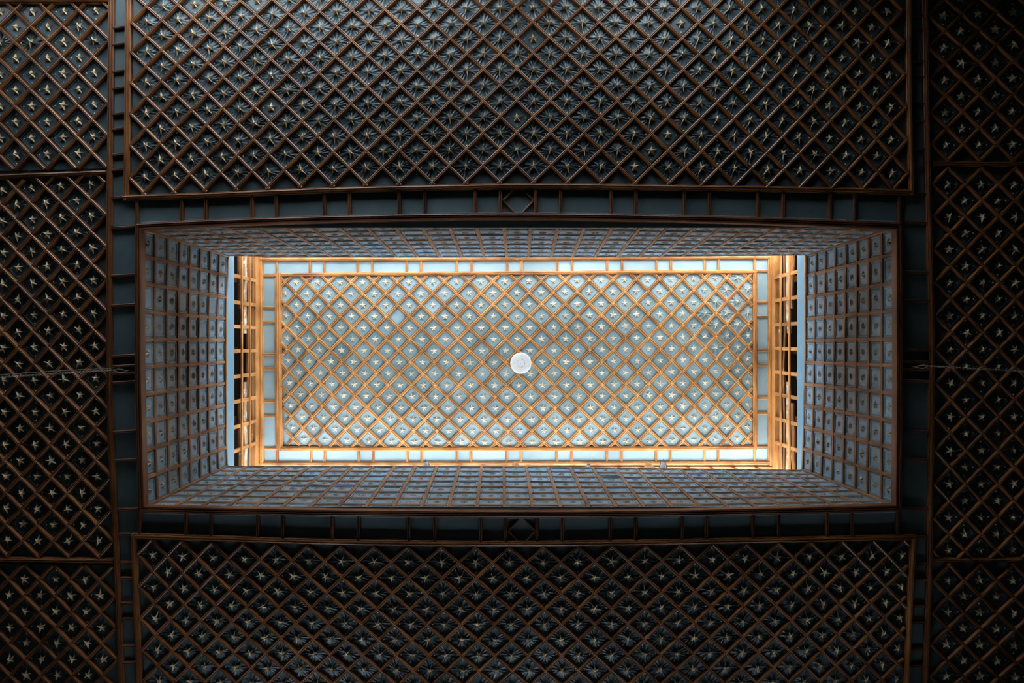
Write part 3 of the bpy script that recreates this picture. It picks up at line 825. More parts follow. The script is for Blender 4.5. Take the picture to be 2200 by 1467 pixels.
ladder_v([-62, 32.7, 62, 130, 164.6, 222, 258.7, 318.6, 358.5, 416], lambda y: interp(BR_, y) + 4, lambda y: interp(RV, y) - 5, border, 5.5, 0)
ladder_v([1148.5, 1209.5, 1243, 1297.6, 1331, 1389, 1424.7, 1483, 1520], lambda y: interp(LV, y) + 5, lambda y: interp(FL_, y) - 5, border, 6.5, 0)
ladder_v([1153.8, 1212.6, 1246.4, 1303.9, 1339.4, 1396.5, 1432, 1490, 1525], lambda y: interp(FR_, y) + 5, lambda y: interp(RV, y) - 5, border, 6, 0)

# rim of the opening: a heavy dark moulding with a thin lip inside it
for tbl, horiz in ((RT_, True), (RB_, True), (RL_, False), (RR_, False)):
    pts = hline(tbl, H1, n=22) if horiz else vline(tbl, H1, n=14)
    fr("border", pts, 13, 0.066, name='rim_moulding')
LIP = [[(x, y + 7.5) for x, y in RT_], [(x, y - 7) for x, y in RB_], [(y, x + 7.5) for y, x in RL_], [(y, x - 7.5) for y, x in RR_]]
for k, tbl in enumerate(LIP):
    if k < 2:
        t2 = [(tbl[0][0] + 4, tbl[0][1])] + tbl[1:-1] + [(tbl[-1][0] - 4, tbl[-1][1])]
        pts = hline(t2, H1, n=22)
    else:
        pts = vline(tbl, H1, tbl[0][0] + 5, tbl[-1][0] - 5, n=14)
    rail('rim_lip', [p + Vector((0, 0, 0.05)) for p in pts], 5 * H1 / F, 0.075, border, prof=FLAT, mat='rim_wood')

# ------------------------------------------------------------------ the shaft: four walls of square star panels
XB_BACK = [303, 364, 419, 475, 534, 594, 651, 712, 774, 836, 898, 958, 1020, 1081, 1140, 1202, 1263, 1326, 1388, 1448, 1508, 1568, 1627, 1687, 1743, 1800, 1858, 1925]
XT_BACK = [490, 530, 577, 622, 667, 712, 757, 804, 851, 898, 945, 993, 1040, 1089, 1136, 1184, 1230, 1278, 1326, 1374, 1421, 1467, 1512, 1558, 1605, 1649, 1693, 1735]
XB_FRONT = [309, 367, 424, 479, 538, 597, 657, 718, 779, 839, 901, 960, 1023, 1084, 1146, 1208, 1270, 1330, 1392, 1453, 1514, 1573, 1632, 1690, 1748, 1803, 1858, 1925]
XT_FRONT = [488, 530, 573, 619, 665, 712, 757, 803, 848, 893, 939, 987, 1035, 1083, 1131, 1177, 1225, 1273, 1321, 1367, 1414, 1461, 1507, 1554, 1600, 1645, 1688, 1723]
YB_BACK = [(303, 491), (600, 479.5), (850, 473), (1110, 470), (1400, 473.5), (1650, 480), (1925, 488)]
YT_BACK = [(490, 549), (720, 551.5), (1100, 552.5), (1400, 551), (1735, 547.5)]
YB_FRONT = [(309, 1090), (450, 1092.5), (700, 1097), (1110, 1100.5), (1400, 1098.5), (1650, 1094), (1925, 1087.5)]
YT_FRONT = [(488, 1001.5), (800, 1001.5), (1107, 1002), (1400, 1006), (1723, 1010)]
YB_LEFT = [491, 549, 608, 669, 729, 789, 848, 908, 970, 1029, 1090]
YT_LEFT = [549, 592, 638.5, 684, 730.6, 777.8, 823, 870, 914, 960.7, 1001.5]
YB_RIGHT = [488, 544, 607, 667.5, 727.5, 785.4, 846, 906.5, 964.5, 1026, 1087.5]
YT_RIGHT = [547.5, 592, 638.5, 685.5, 732, 778, 825, 871, 917, 964, 1010]
XB_LEFT = [(491, 303), (640, 302), (790, 302.5), (950, 305), (1090, 309)]
XT_LEFT = [(549, 490), (650, 486), (775, 484), (900, 485), (1001.5, 488)]
XB_RIGHT = [(488, 1925), (640, 1926.5), (790, 1926.5), (950, 1926), (1087.5, 1925)]
XT_RIGHT = [(547.5, 1735.5), (660, 1732), (775, 1730), (900, 1727.5), (1010, 1723.5)]
ROWS = 8
ZB = H1 + 0.01

def shaft_wall(name, low, high, label, tilts=()):
    """low / high: world points of the column lines at the rim and at the top edge."""
    n = len(low)
    mid_in = Vector((0.03, 0.2, 0))
    V, Fc = [], []
    for k in range(n):
        V += [low[k], high[k]]
    def inward(k):
        k0, k1 = max(0, k - 1), min(n - 1, k + 1)
        nv = (low[k1] - low[k0]).cross(high[k] - low[k]).normalized()
        c = (low[k] + high[k]) / 2
        return nv if nv.dot(mid_in - Vector((c.x, c.y, 0))) > 0 else -nv
    back = 0.03
    VV = []
    for k in range(n):
        i = inward(k)
        VV += [low[k] - i * back, high[k] - i * back, low[k] - i * (back + 0.03), high[k] - i * (back + 0.03)]
    for k in range(n - 1):
        a, b = 4 * k, 4 * (k + 1)
        Fc += [(a, b, b + 1, a + 1), (a + 2, a + 3, b + 3, b + 2), (a, a + 2, b + 2, b), (a + 1, b + 1, b + 3, a + 3)]
    wall = link(name, mesh_of(name, VV, Fc, [M['wall_blue']], [(v.x + v.y, v.z) for v in VV]))
    tag(wall, label, 'wall', kind='structure')
    def pt(k, v):
        return low[k].lerp(high[k], v)
    for k in range(n - 1):
        ik = (inward(k) + inward(k + 1)).normalized()
        for j in range(ROWS):
            v0, v1 = j / ROWS, (j + 1) / ROWS
            q = [pt(k, v0), pt(k + 1, v0), pt(k + 1, v1), pt(k, v1)]
            c = (q[0] + q[1] + q[2] + q[3]) / 4
            ex = ((q[1] + q[2]) - (q[0] + q[3])) / 2
            ey = ((q[2] + q[3]) - (q[0] + q[1])) / 2
            if ex.cross(ey).dot(ik) < 0:
                ex = -ex
            sz = 0.26
            tilt = random.gauss(0, 0.02)
            off = 0.011
            if (k, j) in tilts:
                tilt = 0.1
                off = 0.004
            ez = (ik + ey.normalized() * tilt + ex.normalized() * random.gauss(0, 0.015)).normalized()
            ey2 = ez.cross(ex).normalized() * ey.length
            ex2 = ey2.cross(ez).normalized() * ex.length * 0.985
            p = c - ik * off
            z = ez * sz
            mtx = Matrix(((ex2.x, ey2.x, z.x, p.x), (ex2.y, ey2.y, z.y, p.y), (ex2.z, ey2.z, z.z, p.z), (0, 0, 0, 1)))
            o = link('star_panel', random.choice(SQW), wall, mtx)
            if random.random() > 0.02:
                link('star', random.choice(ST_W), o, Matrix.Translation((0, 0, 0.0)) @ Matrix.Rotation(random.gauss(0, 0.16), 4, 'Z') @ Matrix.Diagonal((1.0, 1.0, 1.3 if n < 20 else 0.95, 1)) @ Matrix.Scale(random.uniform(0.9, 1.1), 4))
    for k in range(n):
        i = inward(k)
        e = 0.0 if 0 < k < n - 1 else 0.012
        pts = [pt(k, v) - i * 0.014 for v in np.linspace(0, 1, ROWS + 1)]
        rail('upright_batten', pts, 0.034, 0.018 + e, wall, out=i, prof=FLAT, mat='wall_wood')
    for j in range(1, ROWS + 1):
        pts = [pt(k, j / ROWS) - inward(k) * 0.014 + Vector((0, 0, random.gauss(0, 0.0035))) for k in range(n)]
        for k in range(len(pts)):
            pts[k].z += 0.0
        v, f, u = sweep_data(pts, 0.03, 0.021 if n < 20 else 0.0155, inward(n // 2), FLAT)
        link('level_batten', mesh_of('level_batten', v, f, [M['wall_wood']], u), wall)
    return wall

low = [P(x, interp(YB_BACK, x), H1) + Vector((0, 0, 0.012)) for x in XB_BACK]
high = [P(x, interp(YT_BACK, x), H2) for x in XT_BACK]
w_back = shaft_wall('wall_back', low, high, 'long shaft wall of blue star panels below the row of two rounded log ends')
low = [P(x, interp(YB_FRONT, x), H1) + Vector((0, 0, 0.012)) for x in XB_FRONT]
high = [P(x, interp(YT_FRONT, x), H2) for x in XT_FRONT]
w_front = shaft_wall('wall_front', low, high, 'long shaft wall of blue star panels below the ledge where birds perch', tilts={(17, 6)})
low = [P(interp(XB_LEFT, y), y, H1) + Vector((0, 0, 0.012)) for y in YB_LEFT]
high = [P(interp(XT_LEFT, y), y, H2) for y in YT_LEFT]
w_left = shaft_wall('wall_left', low, high, 'short shaft wall of blue star panels at the end nearer the pale cable')
low = [P(interp(XB_RIGHT, y), y, H1) + Vector((0, 0, 0.012)) for y in YB_RIGHT]
high = [P(interp(XT_RIGHT, y), y, H2) for y in YT_RIGHT]
w_right = shaft_wall('wall_right', low, high, 'short shaft wall of blue star panels at the end nearer the brown chain', tilts={(1, 7)})

# blue end boards above the short walls
XFL = (485.5 - 1100) / F * H2
XFR = (1731 - 1100) / F * H2
Y0, Y1 = -1.12, 1.63
box('fascia_board', (XFL - 0.03, Y0, H2 + 0.012), (XFL, Y1, HF), 'fascia', w_left)
box('fascia_board', (XFR, Y0, H2 + 0.012), (XFR + 0.03, Y1, HF), 'fascia', w_right)
box('edge_strip', (XFL - 0.01, Y0, H2 - 0.02), (XFL + 0.012, Y1, H2 + 0.012), 'wood', w_left)
box('edge_strip', (XFR - 0.012, Y0, H2 - 0.02), (XFR + 0.01, Y1, H2 + 0.012), 'wood', w_right)

# ------------------------------------------------------------------ the raised ceiling
WU = Warp(N_UP, H3, [(0, 0), (1, 0), (0, 1), (2, 0), (1, 1), (0, 2), (3, 0), (2, 1), (1, 2)])
RECU = 0.03
up = box('ceiling', (-3.42, -1.2, H3 + RECU + 0.014), (3.5, 1.72, H3 + RECU + 0.04), 'plain')
tag(up, 'bright raised ceiling of pale blue star panels in honey-coloured lattice at the top of the shaft', 'ceiling', kind='structure')

def choose_up(x, y):
    lim = 1500 if y > 655 else (1525 if y > 635 else 1545)
    return 'w' if (x > lim and y < 762) else 'f'

field(up, WU, (0.28, 41.42, 0.44, 15.58), 0, choose_up, 0.040, RECU, RECU, skip=lambda x, y: abs(x - 868) < 14 and abs(y - 681) < 14, joints=True, kit=UPPER)

def fu(pts, wpx, d=0.042, name='frame_moulding', prof=FRAME):
    return rail(name, [p + Vector((0, 0, RECU)) for p in pts], wpx * H3 / F, d, up, prof=prof)

ITOP = [(590, 590.5), (850, 588), (1110, 586), (1400, 584.5), (1626, 584)]
IBOT = [(590, 963.5), (850, 964.5), (1110, 964.5), (1400, 963.5), (1626, 961.5)]
OTOP = [(551, 557.5), (850, 556.5), (1110, 555.5), (1400, 553.5), (1667, 552.5)]
OBOT = [(551, 996.5), (850, 996.5), (1110, 996), (1400, 995.5), (1667, 994.5)]
fu(hline(ITOP, H3), 8.5)
fu(hline(IBOT, H3), 9.5)
fu(vline([(586, 598), (775, 597.5), (968, 599)], H3), 15.5, 0.046)
fu(vline([(580, 1622.5), (775, 1623), (966, 1623)], H3), 9.5)
fu(hline(OTOP, H3), 8.5, 0.05)
fu(hline(OBOT, H3), 9.5, 0.05)
fu(vline([(552, 560), (775, 559.5), (1001, 562)], H3), 11, 0.05)
fu(vline([(548, 1656), (775, 1656), (1000, 1656)], H3), 12, 0.05)

def up_plate(quad):
    plate('plain_panel', [(P(x, y, H3).x, P(x, y, H3).y) for (x, y) in quad], H3 + RECU - 0.006, 'plain', up, tilt=[random.gauss(0, 0.0012) for _ in range(4)])

UT = [566, 593.6, 665, 695.6, 767.6, 799, 873, 904.3, 981, 1012.7, 1089.7, 1121, 1197.6, 1229.6, 1304.8, 1337, 1411, 1442.3, 1515, 1545, 1621.6, 1650]
UB = [566, 595, 667.4, 697, 770, 801.6, 875, 905.5, 981, 1012, 1088.6, 1119.4, 1196, 1228, 1304, 1335.8, 1410, 1441, 1514.4, 1544, 1622, 1650]
UL = [560, 592, 661, 691.6, 761.6, 792.4, 863, 893.6, 964, 992]
UR = [556, 582.4, 648.6, 679.6, 752, 783.5, 855, 887.6, 960.4, 991]
def up_strip(xs, f0, f1, horiz):
    for x in (xs[1:-1] if horiz else xs):
        a, b = (P(x, f0(x), H3), P(x, f1(x), H3)) if horiz else (P(f0(x), x, H3), P(f1(x), x, H3))
        rail('ladder_batten', [a + Vector((0, 0, RECU)), b + Vector((0, 0, RECU))], 5.4 * H3 / F, 0.03, up)
    for k in range(len(xs) - 1):
        l, r = xs[k], xs[k + 1]
        up_plate([(l, f0(l)), (r, f0(r)), (r, f1(r)), (l, f1(l))] if horiz else [(f0(l), l), (f1(l), l), (f1(r), r), (f0(r), r)])
up_strip(UT, lambda x: interp(OTOP, x) + 3, lambda x: interp(ITOP, x) - 3, True)
up_strip(UB, lambda x: interp(IBOT, x) + 3, lambda x: interp(OBOT, x) - 3, True)
up_strip(UL[1:-1], lambda y: 564, lambda y: 592, False)
up_strip(UR[1:-1], lambda y: 1626, lambda y: 1652, False)

# ------------------------------------------------------------------ the lantern's openings
XL, XR = XFL - 0.012, XFR + 0.012
SL = 0.2935       # lattice step of the laths

def grille(n, x, sgn, ys, label):
    wdw = box('window_%d' % n, (min(x, x + sgn * 0.05), Y0, 8.68), (max(x, x + sgn * 0.05), Y1, 8.79), 'wood')
    tag(wdw, label, 'window', kind='structure')
    box('window_rail', (min(x, x + sgn * 0.05), Y0, HF - 0.03), (max(x, x + sgn * 0.05), Y1, HF + 0.005), 'rough_wood', wdw)
    for y in ys:
        yy = (y - 733.5) / F * HF
        d = random.uniform(-0.008, 0.008)
        x0, x1 = sorted((x - sgn * 0.004, x + sgn * 0.02))
        box('upright_lath', (x0, yy - 0.021 + d, HF - 0.02), (x1, yy + 0.021 + d, 8.70), 'wood', wdw)
    for z in (8.205, 8.465):
        x0, x1 = sorted((x - sgn * 0.02, x - sgn * 0.004))
        box('level_lath', (x0, Y0, z - 0.018), (x1, Y1, z + 0.018), 'wood', wdw)
    return wdw

g1 = grille(1, XL, -1, [592, 647, 701, 754.5, 809, 863, 920, 971], 'open wooden lattice window at the end of the shaft with a pale plastered gap behind it')
g2 = grille(2, XR, 1, [582.6, 637.5, 693.4, 749, 804.4, 857, 913, 970], 'open wooden lattice window with a slanting plank behind its laths')

def rough_plank(parent, a, b, wdt, th, seed, mat='rough_wood', name='backing_plank', up_=Vector((0, 0, 1))):
    """A hand-split plank from a to b with a wavering edge."""
    r = random.Random(seed)
    n = 9
    t = (b - a).normalized()
    s = t.cross(up_).normalized()
    vs, fs, us = [], [], []
    L = (b - a).length
    for i in range(n):
        p = a.lerp(b, i / (n - 1))
        w0, w1 = wdt / 2 * r.uniform(0.8, 1.1), wdt / 2 * r.uniform(0.8, 1.1)
        e = r.uniform(-0.006, 0.006)
        for (q, h) in ((-w0, 0), (-w0 * 0.9, th), (w1 * 0.9, th * r.uniform(0.8, 1.1)), (w1, 0)):
            vs.append(p + up_ * q + s * (h + e))
            us.append((L * i / (n - 1), q + h))
    for i in range(n - 1):
        for j in range(4):
            k = (j + 1) % 4
            fs.append((i * 4 + j, i * 4 + k, i * 4 + 4 + k, i * 4 + 4 + j))
    fs += [(3, 2, 1, 0), tuple((n - 1) * 4 + j for j in range(4))]
    o = link(name, mesh_of(name, vs, fs, [M[mat]], us), parent)
    return o

def log_between(name, a, b, r0, parent=None, seed=0, mat='log', rings=9):
    rn = random.Random(seed)
    t = (b - a).normalized()
    s = t.orthogonal().normalized()
    q = t.cross(s)
    n = 14
    vs, fs, us = [], [], []
    ks = [0.0, 0.012, 0.05] + [k / rings for k in range(1, rings)] + [0.95, 0.988, 1.0]
    for i, k in enumerate(ks):
        p = a.lerp(b, k)
        sc = 0.82 if i in (0, len(ks) - 1) else 1.0
        rr = r0 * sc * rn.uniform(0.96, 1.04)
        for j in range(n):
            an = 2 * PI * j / n
            r = rr * (1 + 0.05 * math.sin(3 * an + seed))
            vs.append(p + s * (r * math.cos(an)) + q * (r * math.sin(an)))
            us.append((k * (b - a).length, an * r0))
    for i in range(len(ks) - 1):
        for j in range(n):
            k = (j + 1) % n
            fs.append((i * n + j, i * n + k, i * n + n + k, i * n + n + j))
    fs += [tuple(range(n - 1, -1, -1)), tuple((len(ks) - 1) * n + j for j in range(n))]
    return link(name, mesh_of(name, vs, fs, [M[mat]], us, smooth=True), parent)

# planks and poles lying behind the end lattices
def behind(wdw, x, s, seed):
    r = random.Random(seed)
    for (z, dx, wd, y0, y1) in ((8.63, 0.035, 0.05, Y0, Y1), (8.53, 0.05, 0.06, Y0, Y1), (8.40, 0.04, 0.10, Y0, -0.1), (8.41, 0.05, 0.10, 0.5, Y1), (8.28, 0.05, 0.09, Y0, -0.4), (8.29, 0.055, 0.09, 0.75, Y1), (8.33, 0.2, 0.06, -0.2, 0.6), (8.12, 0.16, 0.05, 0.02, 0.5), (8.1, 0.2, 0.08, 1.15, Y1)):
        rough_plank(wdw, Vector((x + s * dx, y0, z + r.uniform(-0.015, 0.015))), Vector((x + s * (dx + r.uniform(-0.02, 0.02)), y1, z + r.uniform(-0.015, 0.015))), wd, 0.022, r.random(), mat=('rough_pale' if abs(z - 8.4) < 0.03 else 'rough_wood'))
    for (y, z) in ((-0.82, 8.36), (0.98, 8.36), (0.1, 8.45)):
        rough_plank(wdw, Vector((x + s * 0.32, y, 7.9)), Vector((x + s * 0.30, y + 0.02, 8.85)), 0.09, 0.03, r.random(), up_=Vector((0, 1, 0)))
    log_between('backing_pole', Vector((x + s * 0.24, Y0, 8.47)), Vector((x + s * 0.24, Y1, 8.45)), 0.035, wdw, seed, 'rough_wood')

behind(g1, XL, -1, 5)
behind(g2, XR, 1, 9)
rough_plank(g1, Vector((XL - 0.22, -0.15, 8.0)), Vector((XL - 0.26, -0.36, 8.5)), 0.07, 0.02, 3, name='slanting_plank', up_=Vector((0, 1, 0)))
rough_plank(g1, Vector((XL - 0.22, 0.62, 8.0)), Vector((XL - 0.26, 0.36, 8.5)), 0.07, 0.02, 4, name='slanting_plank', up_=Vector((0, 1, 0)))
rough_plank(g2, Vector((XR + 0.2, 1.05, 7.95)), Vector((XR + 0.25, 0.42, 8.6)), 0.09, 0.02, 6, name='slanting_plank', up_=Vector((0, 1, 0)))
rough_plank(g2, Vector((XR + 0.22, -0.75, 8.0)), Vector((XR + 0.26, -0.1, 8.55)), 0.06, 0.02, 7, name='slanting_plank', up_=Vector((0, 1, 0)))
for wdw, x, s in ((g1, XL, -1), (g2, XR, 1)):
    x0, x1 = sorted((x + s * 0.42, x + s * 0.46))
    box('end_wall_board', (x0, Y0 - 0.1, 7.6), (x1, Y1 + 0.1, 9.0), 'plaster', wdw)
    x2, x3 = sorted((x + s * 0.055, x + s * 0.44))
    for ya in (Y0 - 0.1, Y1 + 0.06):
        box('cheek_light_stop', (x2, ya, 7.6), (x3, ya + 0.04, 9.0), 'plaster', wdw)  # unseen side boards added to keep outside daylight out of the cavity
    box('cap_light_stop', (x2, Y0 - 0.1, 8.86), (x3, Y1 + 0.1, 8.9), 'plaster', wdw)  # unseen top board, added for the same light leak
    box('end_base_board', (x2 - 0.0, Y0 - 0.1, 7.62), (x3, Y1 + 0.1, 7.66), 'plaster', wdw)

def long_opening(n, y, sgn, label):
    """Open long side: sill, a lattice of laths up to the ceiling, and the boarded eave outside it."""
    y0, y1 = sorted((y - sgn * 0.004, y + sgn * 0.03))
    wdw = box('window_%d' % n, (XL - 0.05, y0, H3 - 0.02), (XR + 0.05, y1, H3 + 0.03), 'wood')
    tag(wdw, label, 'window', kind='structure')
    for k in range(8):
        a, b = sorted((y + sgn * (0.032 + 0.2 * k), y + sgn * (0.228 + 0.2 * k)))
        box('eave_board', (XL - 0.4, a, H3 - 0.004 * (k % 2)), (XR + 0.4, b, H3 + 0.03), 'wood', wdw)
    a, b = sorted((y, y + sgn * 0.07))
    box('window_sill', (XL - 0.05, a, 7.62), (XR + 0.05, b + 0.02, H2 + 0.05), 'wood', wdw)
    x = -3.02
    while x < 3.3:
        a, b = sorted((y + sgn * 0.002, y + sgn * 0.022))
        box('upright_lath', (x - 0.02, a, H2 + 0.01), (x + 0.02, b, H3 - 0.005), 'wood', wdw)
        x += SL
    for z in (8.205, 8.465):
        a, b = sorted((y + sgn * 0.022, y + sgn * 0.036))
        box('level_lath', (XL, a, z - 0.015), (XR, b, z + 0.015), 'wood', wdw)
    return wdw

o1 = long_opening(3, 1.615, 1, 'long open lattice under an orange boarded eave, above the ledge where birds perch')
o2 = long_opening(4, -1.115, -1, 'long open lattice window behind the two dark half-hidden log ends')
# ledges between the shaft's top edge and the lattice
for (wdw, ya, yb, tb) in ((o1, None, 1.62, YT_FRONT), (o2, None, -1.12, YT_BACK)):
    V = []
    xs = np.linspace(486, 1730, 20)
    for x in xs:
        p = P(x, interp(tb, x), H2)
        s = 0.02 if yb > 0 else -0.02
        V += [(p.x, p.y - s * 0.2, H2 - 0.006), (p.x, yb, H2 - 0.006), (p.x, p.y - s * 0.2, H2 + 0.012), (p.x, yb, H2 + 0.012)]
    Fc = []
    for i in range(len(xs) - 1):
        a, b = 4 * i, 4 * i + 4
        Fc += [(a, a + 1, b + 1, b), (a + 2, b + 2, b + 3, a + 3), (a, b, b + 2, a + 2), (a + 1, a + 3, b + 3, b + 1)]
    link('ledge_board', mesh_of('ledge_board', V, Fc, [M['rough_wood']], [(v[0], v[1] + v[2]) for v in V]), wdw)

# ------------------------------------------------------------------ room walls, floor, roofs, ground (the light's surroundings)
def holed_wall(name, y, holes, label):
    """Wall of boxes round its window openings; the thing is one structure with masonry parts."""
    th = 0.3 if y > 0 else -0.3
    ya, yb = sorted((y, y + th))
    hs = sorted(holes)
    root = box(name, (XW, ya, ZF), (XE, yb, min(h[2] for h in hs)), 'plaster')
    tag(root, label, 'wall', kind='structure')
    zb = min(h[2] for h in hs)
    x = XW
    for (x0, x1, z0, z1) in hs:
        box('wall_pier', (x, ya, zb), (x0, yb, H1 + 0.3), 'plaster', root)
        if z0 > zb:
            box('wall_apron', (x0, ya, zb), (x1, yb, z0), 'plaster', root)
        box('wall_head', (x0, ya, z1), (x1, yb, H1 + 0.3), 'plaster', root)
        x = x1
    box('wall_pier', (x, ya, zb), (XE, yb, H1 + 0.3), 'plaster', root)
    return root

holed_wall('wall_north', YN, WIN_N, 'plastered room wall with tall windows on the side where the ceiling glints blue')
holed_wall('wall_south', YS, WIN_S, 'plastered room wall with windows opposite the brighter side')
tag(box('wall_west', (XW - 0.3, YN - 0.3, ZF), (XW, YS + 0.3, H1 + 0.3), 'plaster'), 'plain plastered end wall on the cable side', 'wall', kind='structure')
tag(box('wall_east', (XE, YN - 0.3, ZF), (XE + 0.3, YS + 0.3, H1 + 0.3), 'plaster'), 'plain plastered end wall on the brown chain side', 'wall', kind='structure')
tag(box('floor', (XW - 0.3, YN - 0.3, ZF - 0.1), (XE + 0.3, YS + 0.3, ZF), 'floor'), 'dark stone floor below the coffered ceiling', 'floor', kind='structure')
tag(box('ground', (-900, -900, ZF - 0.4), (900, 900, ZF - 0.3), 'ground'), 'pale courtyard ground outside the room', 'ground', kind='structure')

# pitched roof of the room round the lantern, and the lantern's own roof
ri = [(-3.75, -1.2, 7.64), (3.85, -1.2, 7.64), (3.85, 1.7, 7.64), (-3.75, 1.7, 7.64)]
ro = [(XW - 1.0, YN - 1.1, 6.25), (XE + 1.0, YN - 1.1, 6.25), (XE + 1.0, YS + 1.1, 6.25), (XW - 1.0, YS + 1.1, 6.25)]
V = ri + ro + [(x, y, z - 0.12) for (x, y, z) in ri + ro]
Fc = []
for k in range(4):
    j = (k + 1) % 4
    Fc += [(k, j, 4 + j, 4 + k), (8 + k, 12 + k, 12 + j, 8 + j), (4 + k, 4 + j, 12 + j, 12 + k), (k, 8 + k, 8 + j, j)]
tag(link('roof', mesh_of('roof', V, Fc, [M['tile']], [(v[0], v[1]) for v in V])), 'low pitched tiled roof round the raised lantern', 'roof', kind='structure')
tag(box('roof', (-4.3, -2.75, 9.02), (4.4, 3.25, 9.14), 'tile'), 'small flat roof over the raised ceiling', 'roof', kind='structure')

# ------------------------------------------------------------------ things
# round white fixture in the middle of the raised ceiling
cf = bpy.data.objects.new('ceiling_fixture', None)
COL.objects.link(cf)
cp = P(1119, 780, 8.76)
cf.location = cp
tag(cf, 'round white perforated disc fixture in the middle of the raised ceiling', 'ceiling fixture')
def lathe(prof, n=48):
    vs, fs = [], []
    for (r, z) in prof:
        for k in range(n):
            a = 2 * PI * k / n
            vs.append((r * math.cos(a), r * math.sin(a), z))
    for i in range(len(prof) - 1):
        for k in range(n):
            j = (k + 1) % n
            fs.append((i * n + k, i * n + j, i * n + n + j, i * n + n + k))
    return vs, fs
v, f = lathe([(0.0005, -0.012), (0.03, -0.0118), (0.048, -0.0105), (0.051, -0.008), (0.054, -0.0105), (0.09, -0.0095), (0.122, -0.006), (0.131, 0.0), (0.1355, 0.012), (0.1345, 0.03), (0.12, 0.05)])
link('disc', mesh_of('disc', v, f, [M['white']], smooth=True), cf)
hv, hf = [], []
for (R, n, r) in ((0.051, 18, 0.0034), (0.072, 30, 0.0018), (0.09, 36, 0.0018), (0.108, 42, 0.0018), (0.03, 12, 0.0016), (0.004, 3, 0.002)):
    for k in range(n):
        a = 2 * PI * k / n
        c = len(hv)
        z = -0.0125 if R < 0.08 else (-0.0105 if R < 0.1 else -0.0085)
        for q in range(6):
            b = q * PI / 3
            hv.append((R * math.cos(a) + r * math.cos(b), R * math.sin(a) + r * math.sin(b), z))
        hf.append(tuple(range(c + 5, c - 1, -1)))
ho = link('perforation', mesh_of('perforation', hv, hf, [M['hole']]), cf)
ho['kind'] = 'stuff'

# four rounded log ends standing on the ledges
def log_post(x, y_top, side, label, seed):
    t = P(x, y_top, 8.64)
    tag(log_between('log_post', Vector((t.x, t.y, H2 + 0.012)), t, 0.043, None, seed), label, 'log', 'logs standing on the ledges')
log_post(1107.5, 998.5, 1, 'rounded log end on the bird-side ledge, straight below the white disc', 1)
log_post(1391, 999, 1, 'slanting-looking round log on the ledge just left of the tall upright bird', 2)
log_post(1111, 551.5, -1, 'dark half-hidden log end straight above the white disc', 3)
log_post(1394, 549.0, -1, 'dark half-hidden log end on the bird-free ledge nearer the chain end', 4)

